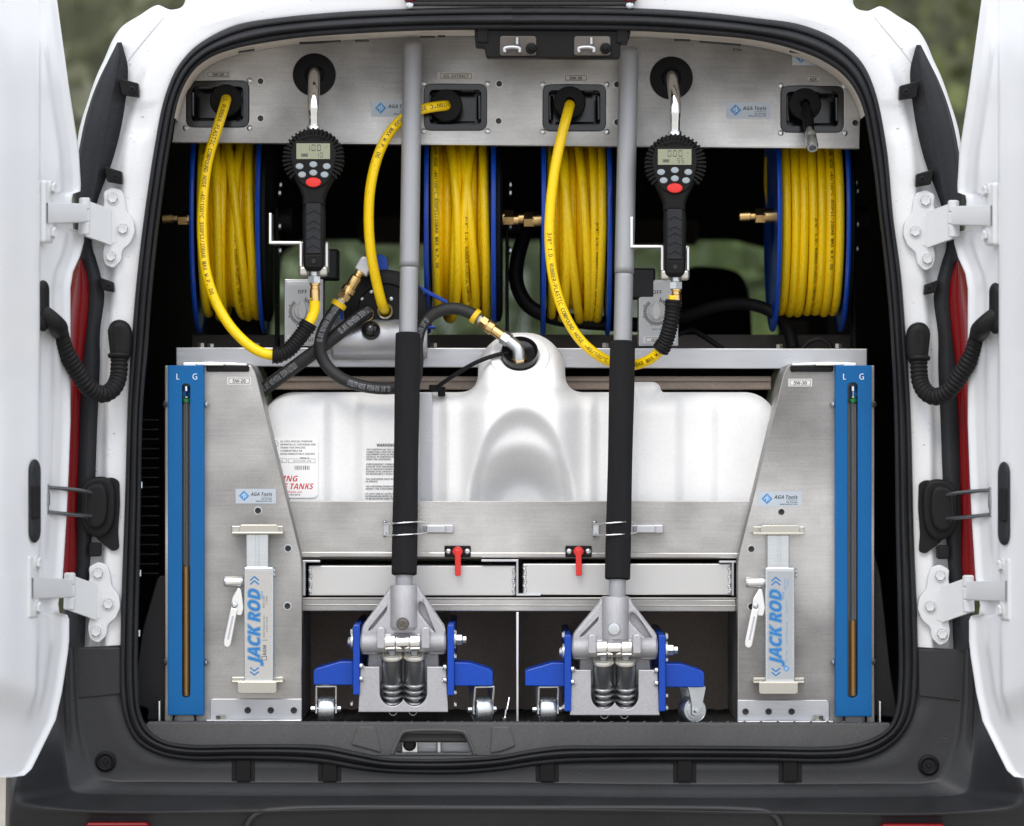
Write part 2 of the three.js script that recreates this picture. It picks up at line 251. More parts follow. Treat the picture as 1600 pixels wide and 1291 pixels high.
const agaDraw = (x, w, h) => {
  x.fillStyle = '#b3bcc6'; x.fillRect(0, 0, w, h); diamond(x, w * 0.21, h * 0.48, h * 0.36);
  x.fillStyle = '#16181c'; x.font = `italic bold ${h * 0.32}px sans-serif`; x.textBaseline = 'alphabetic'; x.textAlign = 'left'; x.fillText('AGA Tools', w * 0.37, h * 0.48, w * 0.53);
  x.textAlign = 'right'; x.font = `${h * 0.12}px sans-serif`; x.fillText('& PRODUCTS', w * 0.9, h * 0.61); x.font = `bold ${h * 0.12}px sans-serif`; x.fillText('702-736-9285', w * 0.9, h * 0.75); x.fillText('WWW.AGATOOLS.COM', w * 0.9, h * 0.89, w * 0.4);
};

// ---------------------------------------------------------------- the van
const VAN_C = 811, mir = (x) => 2 * VAN_C - x;
const van = thing('van', 'white van seen from behind with both rear doors open and a service rig inside', 'van');
const spline = (list, n, closed) => { const c = new THREE.CatmullRomCurve3(list.map((p) => new V3(p[0], p[1], 0)), closed, 'centripetal'); return Array.from({ length: n }, (_, i) => { const p = c.getPoint(closed ? i / n : i / (n - 1)); return [p.x, p.y]; }); };
const sealSt = [[800, 11, 800, 47], [1000, 13, 1000, 49], [1100, 19, 1100, 55], [1180, 28, 1180, 63], [1250, 38, 1240, 77], [1306, 61, 1287, 96], [1345, 95, 1322, 122], [1366, 137, 1345, 160], [1385, 226, 1360, 229], [1396, 340, 1374, 340], [1408, 430, 1385, 440], [1415, 520, 1392, 530], [1423, 640, 1397, 640], [1428, 835, 1400, 835], [1433, 960, 1403, 960], [1434, 1060, 1404, 1065], [1428, 1115, 1399, 1114], [1410, 1150, 1387, 1138], [1380, 1175, 1357, 1156], [1340, 1189, 1316, 1165], [1290, 1193, 1270, 1167], [1200, 1191, 1200, 1166], [1050, 1190, 1050, 1165], [937, 1191, 937, 1165], [870, 1194, 880, 1165], [830, 1198, 830, 1171], [780, 1205, 780, 1180], [720, 1210, 720, 1184], [650, 1210, 650, 1185], [600, 1208, 600, 1183], [556, 1203, 556, 1174], [511, 1195, 511, 1165], [459, 1190, 470, 1163], [380, 1188, 380, 1163], [290, 1188, 290, 1163], [245, 1179, 253, 1155], [213, 1160, 231, 1138], [196, 1130, 220, 1114], [188, 1087, 216, 1062], [188, 1000, 216, 980], [190, 919, 218, 900], [195, 780, 220, 780], [199, 640, 223, 640], [205, 540, 231, 540], [212, 450, 238, 450], [224, 345, 249, 345], [242, 224, 266, 224], [256, 155, 281, 150], [275, 108, 303, 110], [300, 77, 331, 89], [332, 55, 368, 76], [372, 38, 420, 66], [440, 27, 470, 59], [540, 18, 550, 53], [660, 13, 660, 48]];
const NS = 330, sealO = spline(sealSt.map((p) => [p[0], p[1]]), NS, true), sealI = spline(sealSt.map((p) => [p[2], p[3]]), NS, true);
{ // rubber seal round the opening
  const prof = [[0.02, -0.02], [0, 0.004], [0.06, 0.012], [0.2, 0.015], [0.29, 0.012], [0.315, 0.004], [0.345, 0.012], [0.5, 0.021], [0.62, 0.02], [0.68, 0.012], [0.71, 0.003], [0.745, 0.011], [0.86, 0.014], [0.95, 0.008], [1, -0.004], [0.99, -0.03]];
  const rows = prof.map(([t, z]) => sealO.map((o, i) => P(lerp(o[0], sealI[i][0], t), lerp(o[1], sealI[i][1], t), z)));
  mesh('door_seal', grid(rows, true), rubber, van);
}
const frameSt = [[196, 1230, 128, 1230], [190, 1130, 126, 1130], [188, 1060, 122, 1060], [188, 1000, 120, 1000], [190, 919, 116, 919], [195, 780, 113, 780], [199, 640, 111, 640], [205, 540, 112, 540], [212, 450, 112, 450], [224, 345, 116, 345], [242, 224, 122, 212], [256, 155, 139, 152], [265, 130, 151, 118], [275, 108, 163, 92], [288, 92, 176, 62], [300, 77, 190, 42], [315, 66, 216, 25], [332, 55, 246, 8], [345, 49, 257, 12], [358, 43, 265, 15], [372, 38, 282, 12], [395, 34, 288, 5], [420, 30, 291, -12], [440, 27, 310, -34], [540, 18, 420, -60], [660, 13, 640, -66], [800, 11, 800, -67]];
{ // painted body frame: flat flange, stepped, rolled over into the sides and the roof
  const full = [...frameSt, ...frameSt.slice(0, -1).reverse().map((p) => [mir(p[0]) - (p[1] > 900 ? 0 : 0), p[1] + 2, mir(p[2]), p[3] + 2])];
  const n = 460, I = spline(full.map((p) => [p[0], p[1]]), n), O = spline(full.map((p) => [p[2], p[3]]), n);
  const base = [[-0.12, -0.008], [0, -0.002], [0.3, 0.001], [0.36, -0.001], [0.44, -0.011], [0.6, -0.013], [0.72, -0.012], [0.82, -0.018], [0.9, -0.03], [0.96, -0.05], [1, -0.085]];
  const zAt = (t) => { for (let i = 1; i < base.length; i++) if (t <= base[i][0]) return lerp(base[i - 1][1], base[i][1], (t - base[i - 1][0]) / (base[i][0] - base[i - 1][0])); return -0.085; };
  const prof = [-0.12, -0.05, 0, 0.06, 0.12, 0.18, 0.24, 0.3, 0.33, 0.36, 0.4, 0.44, 0.5, 0.56, 0.62, 0.68, 0.72, 0.77, 0.82, 0.86, 0.9, 0.93, 0.96, 0.98, 1].map((t) => [t, zAt(t)]);
  const press = (x, y, t) => { const m = x < 811 ? x : mir(x), side = y > 120 && y < 300 ? 1 : 0, u = sst(0.05, 0.1, t) * sst(0.5, 0.42, t); return side * u * (-0.0035 * sst(160, 166, y) * sst(212, 204, y) + 0.003 * Math.exp(-(((m - (222 - (y - 215) * 0.1)) / 5) ** 2)) * sst(212, 222, y) * sst(285, 275, y)) + (y > 300 ? -0.0012 * u * sst(440, 446, y) * sst(498, 492, y) : 0); };
  const rows = prof.map(([t, z]) => I.map((a, i) => { const x = lerp(a[0], O[i][0], t), y = lerp(a[1], O[i][1], t); return P(x, y, z + press(x, y, t)); }));
  const last = rows[rows.length - 1];
  for (const [z, k] of [[-0.25, 1.012], [-0.6, 1.03], [-2.3, 1.06], [-3.3, 1.0]]) rows.push(last.map((p) => new V3(p.x * k, CY + (p.y - CY) * (p.y > CY ? k : 1), z)));
  mesh('body_shell', grid(rows), shadedDustyPaint, van);
  // dark lining of the load space, just inside the shell
  const inn = last.map((p) => new V3((p.x - 0.012) * 0.955 + 0.012, CY + (p.y - CY) * 0.945, 0));
  const lin_ = [-0.03, -0.6, -1.6, -2.55].map((z, k) => inn.map((p) => new V3(p.x, p.y, z)));
  const back = sealI.map((p) => p);
  mesh('interior_lining', grid(lin_), interior, van);
  // roof seams on the painted frame: recessed joints sealed with a bead
  for (const f of [(x) => x, mir]) mesh('seam_bead', tube([[262, 22], [252, 27], [263, 40], [278, 43], [310, 39], [368, 35], [372, 41]].map(([x, y]) => P(f(x), y, -0.004 - 0.02 * sst(300, 255, x))), 0.0009, { n: 50, m: 6 }), castWhite, van);
  for (const f of [(x) => x, mir]) mesh('seam_bead', tube([[256, 26], [240, 45], [215, 75], [198, 98]].map(([x, y]) => P(f(x), y, -0.012)), 0.0009, { n: 40, m: 6 }), castWhite, van);
}
{ // roof rear header (cream) between the seal and the reel panel, with its slots
  const i0 = sealI.map((p, i) => [p, i]).filter(([p]) => p[1] < 185).sort((a, b) => a[0][0] - b[0][0]).map(([p]) => p);
  const rows = [[0, -0.006], [0.25, -0.05], [0.7, -0.13], [1, -0.186]].map(([t, z]) => i0.map((p) => {
    const q = P(p[0], p[1], -0.006), r = P(lerp(p[0], 811, 0.012), p[1] + (p[1] < 130 ? 9 : 6), -0.186);
    return new V3(lerp(q.x, r.x, t), lerp(q.y, r.y, t) - 0.0 * t, z);
  }));
  const h = mesh('roof_header', grid(rows), cream, van);
  const slot = (x, y, w, t) => { const g = bx(new V3(), w / 1000, 0.003, 0.012, 0.001); const m = mesh('slot', g, plasticGloss, h); m.position.copy(P(x, y, -0.07)); m.rotation.z = t; };
  slot(500, 66, 66, 0.05); slot(566, 64, 22, 0.04); slot(668, 58, 24, 0.02); slot(690, 57, 12, 0.02); slot(385, 80, 26, 0.16); slot(1066, 63, 26, -0.03); slot(1125, 68, 66, -0.08); slot(1152, 78, 14, -0.06); slot(1246, 82, 26, -0.14);
  // latch housing in the middle of the header
  const lp = mesh('latch_housing', [ext([[741, 46], [986, 48], [983, 62], [970, 66], [969, 91], [760, 90], [757, 74], [743, 73]], 0.0, 0.035, { r: [2, 2, 3, 3, 5, 5, 3, 3], b: 0.002 }), pbox(746, 44, 762, 66, 0.004, 0.05), pbox(964, 44, 981, 67, 0.004, 0.05)], plastic, van);
  for (const x of [781, 897]) {
    mesh('striker_plate', pbox(x, 56, x + 57, 87, 0.004, 0.01, { r: 5, b: 0.0015 }), steelDark, lp);
    mesh('striker', [tube([[x + 8, 82], [x + 7, 76], [x + 13, 74], [x + 25, 74], [x + 31, 76], [x + 31, 82]].map((p) => P(p[0], p[1], 0.012)), 0.0028, { n: 40, m: 10 }), cyl(P(x + 27, 58, 0.009), P(x + 27, 70, 0.009), 0.0024)], alu, lp);
    const b = mesh('rubber_buffer', lath([[0.0085, 0], [0.0085, 0.008], [0.007, 0.012], [0.004, 0.013], [0.003, 0.018], [0, 0.018]], P(x + 49, 76, 0.003), ZP), plastic, lp);
  }
  const bl = mesh('brake_light', pbox(634, -26, 992, 9, 0.012, 0.05, { r: 6, b: 0.003 }), plasticGloss, van);
  mesh('lens', pbox(640, -26, 986, 2, 0.0165, 0.02, { r: 5, b: 0.002 }), plasticGloss, bl);
  for (const [a, b] of [[631, 652], [974, 996]]) mesh('lens', pbox(a, -26, b, 1, 0.02, 0.03, { r: 3, b: 0.002 }), redLens, bl);
  for (const x of [640, 984]) screw(bl, x, 8, 0.0125, 6);
}
{ // floor, walls behind the jacks, cab
  const f = mesh('cargo_floor', bx(new V3(0.012, CY - 0.4935 - 0.012, -1.28), 1.3, 0.024, 2.5, 0.004), floorMat, van);
  mesh('floor_rib', Array.from({ length: 44 }, (_, i) => bx(new V3(-0.57 + i * 0.0265, CY - 0.4935 - 0.001, -0.36), 0.012, 0.005, 0.62, 0.002)), floorMat, f).userData.kind = 'stuff';
  mesh('bulkhead', pbox(440, 930, 1190, 1135, -0.42, 0.02), darkWall, van);
  mesh('side_trim', [ext([[213, 1050], [222, 985], [246, 900], [262, 900], [262, 1126], [228, 1126], [232, 1108], [216, 1104]], -0.13, 0.03, { r: 6, b: 0.002 }), ext([[1402, 1112], [1392, 1050], [1376, 900], [1358, 830], [1354, 840], [1354, 1118], [1404, 1122]], -0.13, 0.03, { r: 6, b: 0.002 })], bumperGrey, van);
  for (let i = 0; i < 17; i++) mesh('vent_slat', pbox(216, 655 + i * 15, 248, 657.5 + i * 15, -0.12, 0.05, { b: 0.0005 }), plastic, van);
  for (const [x, y] of [[220.5, 758], [218.5, 896], [217, 990]]) mesh('clip', pbox(x - 1.5, y - 5, x + 1.5, y + 5, -0.012, 0.01), aluBright, van);
  const wz = -3.05, k = (x) => 800 + (x - 800), sc = (x, y) => [x, y];
  const win = [[436, 395], [470, 372], [1150, 372], [1222, 392], [1248, 640], [400, 640]];
  mesh('cab_wall', ext(rect(260, 120, 1360, 1150), wz, 0.05, { holes: [{ p: win, r: 14 }], b: 0.004 }), interior, van);
  mesh('sun_visor', [pbox(560, 340, 780, 382, -2.6, 0.03, { r: 8, b: 0.006 }), pbox(850, 344, 1090, 384, -2.6, 0.03, { r: 8, b: 0.006 })], darkWall, van);
  mesh('windscreen', ext(win, wz - 0.052, 0.006, { r: 14, b: 0 }), glass, van);
  mesh('dashboard', pbox(380, 560, 1270, 720, -2.7, 0.3, { r: 30, b: 0.02 }), interior, van);
  mesh('cab_seat', [ext([[1064, 440], [1072, 420], [1090, 414], [1148, 420], [1166, 436], [1174, 470], [1178, 560], [1200, 900], [1040, 900], [1060, 560]], -1.9, 0.14, { r: 16, b: 0.02 })], interior, van);
  mesh('wheel_arch', pbox(1225, 500, 1262, 560, -1.7, 0.2), darkWall, van);
}
{ // sill step with its latch recess
  const top = sealI.filter((p) => p[1] > 1130).sort((a, b) => a[0] - b[0]);
  const out = [[231, 1129], ...top.map((p) => [p[0], p[1] + 3]), [1390, 1131]];
  const s = mesh('rear_sill', ext(out, -0.022, 0.03, { b: 0.002, holes: [{ p: [[630, 1147], [724, 1147], [738, 1177], [617, 1177]], r: 7 }] }), sillGrey, van);
  mesh('sill_boss', [ext([[559, 1135], [586, 1135], [596, 1177], [574, 1171], [548, 1164]], -0.019, 0.02, { r: 3, b: 0.0025 }), ext([[768, 1135], [796, 1135], [806, 1166], [786, 1174], [766, 1178]], -0.019, 0.02, { r: 3, b: 0.0025 })], sillGrey, s);
  mesh('sill_rim', tube([[612, 1180], [628, 1146], [634, 1143], [720, 1143], [727, 1146], [742, 1180]].map((p) => P(p[0], p[1], -0.0215)), 0.0028, { n: 80, m: 8 }), sillGrey, s);
  mesh('recess', [pbox(610, 1140, 745, 1185, -0.075, 0.01)], alu, s);
  mesh('latch_block', [pbox(628, 1152, 652, 1180, -0.04, 0.03, { r: 2 }), ], aluBright, s);
  mesh('roller', lath([[0.0105, 0], [0.0105, 0.006], [0.0085, 0.009], [0.0075, 0.006], [0, 0.006]], P(640, 1163, -0.0395), ZP), plastic, s);
  mesh('striker', cyl(P(686, 1152, -0.045), P(686, 1182, -0.045), 0.0042), zinc, s);
  mesh('scuff_rib', Array.from({ length: 42 }, (_, i) => { const g = bx(new V3(), 0.007, 0.003, 0.01, 0.001); g.rotateZ(0.5); const p = P(278 + i * 26, 1129.5, -0.03); g.translate(p.x, p.y, p.z); return g; }), sillGrey, s).userData.kind = 'stuff';
}
{ // bumper: bowl round the opening, step and skirt
  const sideL = [ // seal edge, crease, ridge, lip, skirt, foot : [x, y] each
    [[194, 1008], [116, 1012], [97, 1012], [60, 1012], [30, 1012], [20, 1012]],
    [[194, 1040], [117, 1045], [97, 1050], [55, 1050], [26, 1050], [16, 1050]],
    [[195, 1090], [119, 1096], [97, 1098], [45, 1110], [22, 1110], [12, 1110]],
    [[214, 1120], [123, 1140], [99, 1145], [38, 1165], [20, 1165], [10, 1165]],
    [[232, 1146], [132, 1178], [102, 1190], [30, 1205], [18, 1215], [9, 1230]],
    [[264, 1166], [140, 1200], [105, 1217], [24, 1228], [16, 1248], [8, 1300]],
    [[290, 1172], [150, 1216], [110, 1234], [22, 1240], [16, 1264], [8, 1340]],
    [[325, 1176], [172, 1222], [122, 1240], [28, 1252], [20, 1274], [12, 1360]],
    [[380, 1180], [240, 1223], [200, 1243], [120, 1266], [118, 1276], [115, 1365]],
    [[470, 1180], [400, 1224], [380, 1245], [360, 1267], [360, 1277], [360, 1366]],
    [[600, 1180], [600, 1224], [600, 1245], [600, 1263], [600, 1273], [600, 1366]],
    [[800, 1180], [800, 1224], [800, 1245], [800, 1263], [800, 1273], [800, 1366]]];
  const full = [...sideL, ...sideL.slice(0, -1).reverse().map((r) => r.map((p) => [mir(p[0]), p[1] + 3]))], n = 160;
  const C = [0, 1, 2, 3, 4, 5].map((k) => spline(full.map((r) => r[k]), n));
  const rowsOf = (spec) => spec.map(([k, t, z]) => C[k].map((p, i) => { const q = C[Math.min(5, k + 1)][i]; const py = lerp(p[1], q[1], t); return P(lerp(p[0], q[0], t), py, z > 0.02 ? z * (0.3 + 0.7 * sst(1120, 1235, py)) : z); }));
  const b = mesh('bumper', grid(rowsOf([[0, 0, -0.014], [0, 0.06, 0.003], [0, 0.5, 0.003], [0, 0.92, 0.003], [1, 0, 0.008], [1, 0.1, 0.011], [1, 0.5, 0.019], [1, 0.9, 0.027], [2, 0, 0.031], [2, 0.1, 0.04], [2, 0.5, 0.085], [2, 0.88, 0.125], [3, 0, 0.131], [3, 0.15, 0.1325], [3, 0.5, 0.13], [4, 0, 0.124], [4, 0.3, 0.118], [5, 0, 0.08], [5, 0.9, 0.0]])), bumperGrey, van);
  mesh('corner_cap', [ext([[128, 1012], [188, 1012], [188, 1085], [118, 1092], [114, 1012]], 0.006, 0.012, { r: 3, b: 0.0015 }), ext([[mir(188), 1015], [mir(128), 1015], [mir(112), 1022], [mir(104), 1098], [mir(186), 1088]], 0.006, 0.012, { r: 3, b: 0.0015 })], bumperGrey, b);
  for (const x of [380, 515, 855, 1070, 1235]) { const tb = mesh('bumper_tab', pbox(x - 11, 1188, x + 11, 1222, 0.008, 0.012, { r: 2 }), plastic, b); mesh('gap', [pbox(x - 18, 1188, x - 11.5, 1223, 0.0045, 0.01), pbox(x + 11.5, 1188, x + 18, 1223, 0.0045, 0.01)], rubberBlack, tb); }
  for (const [x, y] of [[165, 1190], [1451, 1196]]) mesh('plug', lath([[0.0165, 0], [0.0165, 0.003], [0.0125, 0.007], [0.0095, 0.004], [0.004, 0.004], [0.003, 0.008], [0, 0.008]], P(x, y, 0.004), ZP), rubberBlack, b);
  for (const [x0, x1, y] of [[134, 232, 1286], [1378, 1476, 1288]]) mesh('reflector', pbox(x0, y, x1, y + 40, 0.137, 0.04, { r: 5, b: 0.003 }), redLens, b);
  mesh('plate_recess_rim', tube([[384, 1310], [388, 1284], [402, 1270], [440, 1263.5], [800, 1261.5], [1160, 1263.5], [1200, 1268], [1216, 1280], [1222, 1310]].map((p) => P(p[0], p[1] + 2, 0.126)), 0.005, { n: 160, m: 10 }), bumperGrey, b);
}
// ---- pillar trims, lamps, hinges, boots, check straps: built for the left, mirrored for the right
const pmir = (m) => (m ? (x) => mir(x) : (x) => x);
for (const side of [0, 1]) {
  const X = pmir(side), dy = side ? 4 : 0, Q = (x, y, z) => P(X(x), y + dy, z), W = side ? 'right' : 'left';
  const sA = 0.309, cA = 0.951, x0 = -0.67, zH = 0.03, dA = (side ? 1 : -1) * -0.314; // the door stands 18 degrees past square
  const onDoor = (px) => { const Xp = (px - 800) / 1000, u = ((D - zH) * Xp - x0 * D) / (Xp * cA - sA * D); return Math.min(u, 0.62); };
  const put = (px, py, off) => { const u = onDoor(px), z = zH + u * cA + off * sA; return new V3((side ? -1 : 1) * (x0 - u * sA + off * cA) + (side ? 0.022 : 0), P(0, py + dy, z).y, z); };
  const pill = (p, h, w, t) => { const g = new THREE.CapsuleGeometry(w / 2, h - w, 8, 24); g.scale(t / w, 1, 1); g.rotateY(-dA); g.translate(p.x, p.y, p.z); return g; };
  { // black pillar trim, folded along a ridge
    const rows = [[66, 183, 184, 190], [80, 176, 187, 194], [100, 166, 184, 199], [118, 157, 181, 200], [150, 144, 174, 197], [190, 132, 167, 191], [230, 124, 160, 182], [262, 119, 154, 172], [290, 117, 149, 161], [318, 116, 144, 151], [380, 116, 138, 143], [405, 118, 139, 150], [430, 120, 144, 157], [460, 120, 148, 163], [520, 118, 142, 156], [568, 117, 141, 156], [660, 113, 138, 152], [743, 111, 135, 149], [860, 104, 132, 142], [960, 100, 122, 134], [1014, 100, 120, 132]];
    const pts = []; const f = spline(rows.map((r) => [r[1], r[0]]), 90), g = spline(rows.map((r) => [r[2], r[0]]), 90), h = spline(rows.map((r) => [r[3], r[0]]), 90);
    const cols = [[h, 0, -0.02], [h, 0, 0.004], [g, 1, 0.009], [g, 0, 0.013], [f, 1, 0.004], [f, 0, -0.035], [f, 0, -0.06]].map(([c, e, z]) => c.map((p, i) => Q(e ? lerp(p[0], h[i][0], 0.08) : p[0], p[1], z * (p[1] > 340 ? 0.6 : 1) + (p[1] > 340 ? 0.001 : 0))));
    mesh('pillar_trim', grid(cols), trimGrey, van);
    for (const [x, y, w, hh] of [[186, 122, 30, 30], [163, 260, 27, 28], [155, 433, 22, 24]]) {
      const t = mesh('trim_clip', ext([[X(x), y + dy], [X(x + w), y + 8 + dy], [X(x + w + 1), y + hh + dy], [X(x + 4), y + hh - 4 + dy]].map((p) => p), 0.024, 0.02, { r: 2, b: 0.0015 }), plastic, van);
      mesh('screw', lath([[0.006, 0], [0.006, 0.003], [0.003, 0.0035], [0.0025, 0.001], [0, 0.001]], Q(x + w * 0.68, y + hh * 0.6, 0.0235), ZP, 16), rubberBlack, t);
    }
  }
  { // rear lamp, mostly hidden behind the door
    const rows = [[404, 128, 122], [430, 136, 112], [456, 139, 108], [504, 136, 102], [568, 129, 100], [660, 124, 96], [807, 120, 90], [899, 117, 86], [906, 112, 86]];
    const a = spline(rows.map((r) => [r[1], r[0]]), 60), c = spline(rows.map((r) => [r[2], r[0]]), 60);
    const cols = [[0, -0.02], [0.0, 0.012], [0.12, 0.02], [0.22, 0.017], [0.3, 0.021], [0.6, 0.018], [1, -0.01], [1, -0.06]].map(([t, z]) => a.map((p, i) => Q(lerp(p[0], c[i][0], t), p[1], z)));
    const l = mesh('tail_light', grid(cols), redLens, van);
  }
  for (const [hx, hy, lower] of [[0, 0, 0], [-23, 586, 1]]) { // white cast hinges
    const H = (x, y, z) => Q(x + hx, y + hy, z);
    const bolts = [[176, 310], [192, 358], [173, 401]], z0 = 0.004;
    const outl = [[176, 292], [190, 297], [195, 312], [197, 330], [209, 345], [211, 363], [204, 380], [191, 391], [189, 408], [176, 420], [163, 413], [160, 395], [164, 377], [150, 365], [140, 352], [142, 330], [158, 330], [163, 318], [161, 300]].map((p) => [X(p[0] + hx), p[1] + hy + dy]);
    const h = mesh('door_hinge', [ext(outl, z0 + 0.010, 0.014, { r: 5, b: 0.0025, bs: 3 }),
      prism([H(135, 313, 0.056), H(174, 327, 0.018), H(135, 369, 0.056), H(174, 383, 0.018)], new V3((side ? 1 : -1) * 0.006, 0, -0.012)), prism([H(166, 324, 0.018), H(182, 336, 0.0145), H(166, 384, 0.018), H(182, 378, 0.0145)], new V3(0, 0, -0.012)),
      cyl(H(132, 309, 0.05), H(132, 328, 0.05), 0.0088, undefined, 20, 0.002), cyl(H(132, 347, 0.05), H(131, 367, 0.05), 0.0092, undefined, 20, 0.002)], castWhite, van);
    // leaf fixed to the door: a lug round the pin, an arm and a flange lying on the door's inner face
    const arm = (t, y) => { const a = H(129, y, 0.052), e = put(57 + hx, y + hy, 0.012); return a.lerp(e, t); };
    const sec = []; for (const [yy, dz] of [[320, 0], [318.5, 0.004], [320, 0.008], [346, 0.008], [348, 0.004], [346, 0]]) sec.push([0, 0.15, 0.4, 0.7, 1].map((t) => { const q = arm(t, yy + (yy > 333 ? 1 : -1) * 2.2 * t); q.z += dz; q.x += (side ? -1 : 1) * dz * 0.9; return q; }));
    sec.push(sec[0].map((p) => p.clone()));
    mesh('hinge_arm', [grid(sec), cyl(H(132, 328.6, 0.05), H(132, 346.4, 0.05), 0.009, undefined, 20, 0.0015)], castWhite, h);
    const pc = put(60 + hx, 331 + hy, 0.012), g = new RoundedBoxGeometry(0.012, 0.096, 0.036, 4, 0.0055); g.rotateY(-dA); g.translate(pc.x, pc.y, pc.z);
    mesh('hinge_flange', g, castWhite, h);
    for (const b of bolts) hexBolt(h, X(b[0] + hx), b[1] + hy + dy, z0 + 0.009, 8.2);
    for (const y of [294, 364]) { const m = mesh('bolt', hexG, castWhite, h); m.position.copy(put(64 + hx, y + hy, 0.017)); m.scale.setScalar(0.0085); m.quaternion.setFromUnitVectors(ZP, new V3(side ? -cA : cA, 0, sA)); }
  }
  { // wiring boot
    const g1 = ext([[167, 520], [167, 515], [172, 503], [185, 498], [198, 503], [205, 516], [205, 545], [200, 562], [191, 568], [178, 568], [171, 560]].map((p) => [X(p[0]), p[1] + dy]), 0.034, 0.034, { r: 8, b: 0.012, bs: 5, crease: 1.2 });
    const pts = [[186, 552, 0.022], [186, 572, 0.024], [184, 592, 0.03], [176, 608, 0.04], [162, 616, 0.05], [147, 612, 0.06], [135, 602, 0.07], [122, 583, 0.08], [111, 565, 0.09], [103, 548, 0.098], [97, 531, 0.105]].map((p) => Q(...p));
    const boot = mesh('wiring_boot', [g1, tube(pts, (t, s) => 0.0118 + 0.0022 * Math.abs(Math.sin(s / 0.0072 * Math.PI)) ** 0.7 + (t > 0.86 ? -0.001 : 0) + (t < 0.04 ? 0.004 : 0), { n: 300, m: 20 })], rubberBlack, van, `${W} rubber wiring boot with a corrugated hose`);
    const el = [Q(98, 535, 0.104), Q(94, 521, 0.108), put(62, 506, 0.026), put(57, 495, 0.019), put(55, 487, 0.01)];
    mesh('boot_end', [tube(el, (t) => 0.0125 + 0.002 * Math.sin(t * 3.1), { n: 40, m: 18 }), pill(put(56, 478, 0.012), 0.078, 0.03, 0.016)], rubberBlack, boot);
  }
  { // door check with its rubber shroud
    const o = (l) => l.map((p) => [X(p[0]), p[1] + dy]);
    const c = mesh('door_check', [ext(o([[165, 747], [176, 746], [186, 752], [187, 790], [184, 830], [186, 858], [176, 862], [150, 842], [150, 800]]), 0.008, 0.008, { r: 5, b: 0.0015 }), ext(o([[127, 760], [138, 747], [160, 744], [174, 750], [180, 770], [178, 815], [168, 836], [150, 842], [132, 832], [126, 812]]), 0.022, 0.018, { r: 8, b: 0.006, bs: 4, crease: 1 }), ext(o([[133, 766], [143, 756], [158, 755], [166, 764], [168, 790], [164, 818], [152, 828], [138, 824], [131, 806]]), 0.036, 0.016, { r: 7, b: 0.006, bs: 4, crease: 1 })], rubberBlack, van);
    mesh('check_arm', [tube([[143, 770, 0.034], [120, 766, 0.07], [90, 763, 0.12], [73, 762, 0.15]].map((p) => Q(...p)), 0.0033, { n: 24, m: 10 }), tube([[143, 807, 0.034], [120, 805, 0.07], [90, 802, 0.12], [72, 800, 0.15]].map((p) => Q(...p)), 0.0033, { n: 24, m: 10 }), cyl(Q(72.5, 757, 0.15), Q(71.5, 804, 0.15), 0.0046, undefined, 14), cyl(Q(72.3, 770, 0.15), Q(71.8, 790, 0.15), 0.0058, undefined, 14)], darkSteel, c);
    const cl = mesh('clip', [pbox(Math.min(X(138), X(158)), 848 + dy, Math.max(X(138), X(158)), 870 + dy, 0.014, 0.012, { r: 5, b: 0.003 })], rubberBlack, c);
  }
  { // rear door, swung open: inner face, hem and outer skin as one closed sheet
    const E = [[92, -60], [92, 0], [101, 66], [110, 132], [118, 184], [126, 237], [129, 288], [128.5, 299], [117, 303], [115, 312], [117, 358], [130, 361], [134, 366], [134, 378], [128, 400], [117, 425], [113, 450], [113, 560], [113, 660], [110, 743], [107, 807], [101, 902], [94, 944], [96, 958], [108, 961], [111, 968], [111, 1000], [109, 1021], [100, 1081], [90, 1125], [65, 1176], [52, 1202], [41, 1212], [20, 1214.6], [-60, 1216]];
    const ys = []; for (let i = 1; i < E.length; i++) { const n = Math.max(2, Math.round(Math.abs(E[i][1] - E[i - 1][1]) / 12)); for (let k = 0; k < n; k++) ys.push([lerp(E[i - 1][0], E[i][0], k / n), lerp(E[i - 1][1], E[i][1], k / n)]); } ys.push(E[E.length - 1]);
    const fr = [1, 0.992, 0.984, 0.975, 0.965, 0.955, 0.942, 0.93, ...Array.from({ length: 34 }, (_, i) => 0.915 - i * 0.02), 0.2, 0.1, 0];
    const w = (e, y, px) => { // relief of the inner panel (metres towards the middle), e = distance from the hinge edge
      const h = sst(62, 46, px + (y > 860 ? (y - 860) * 0.02 : 0)), low = sst(1150, 1090, y + e * 0.25);
      return -0.004 * sst(6, 2, e) + 0.003 * Math.exp(-((e - 5) ** 2) / 8) - 0.003 * sst(7, 13, e) + 0.004 * sst(24, 36, e) * low + 0.014 * h * low + 0.004 * sst(30, -20, px) * low;
    };
    const rows = ys.map(([ex, py]) => {
      const row = []; const at = (px, off) => { const u = onDoor(px); const z = zH + u * cA, x = x0 - u * sA, pp = P(0, py + dy * 0.5, z); return new V3((side ? -1 : 1) * (x + off * cA) + (side ? 0.022 : 0), pp.y, z + off * sA); };
      for (let k = fr.length - 1; k >= 0; k--) { const px = lerp(-70, ex, fr[k]); row.push(at(px, w(ex - px, py, px))); }
      for (const k of [0, 5, 16, fr.length - 1]) row.push(at(lerp(-70, ex, fr[k]) + (k ? 0 : -0.3), -0.012 - (k ? 0.035 : 0)));
      return row;
    });
    const d = mesh('rear_door', grid(rows), paint, van, `${W} rear door swung open`);
    const c = put(37, 783, 0.018); mesh('door_slot', pill(c, 0.126, 0.036, 0.012), trimGrey, d);
    const g2 = new RoundedBoxGeometry(0.008, 0.05, 0.022, 3, 0.003); g2.rotateY(-dA); const c2 = put(34, 785, 0.0225); g2.translate(c2.x, c2.y, c2.z); mesh('slot_insert', g2, rubberBlack, d);
  }
}

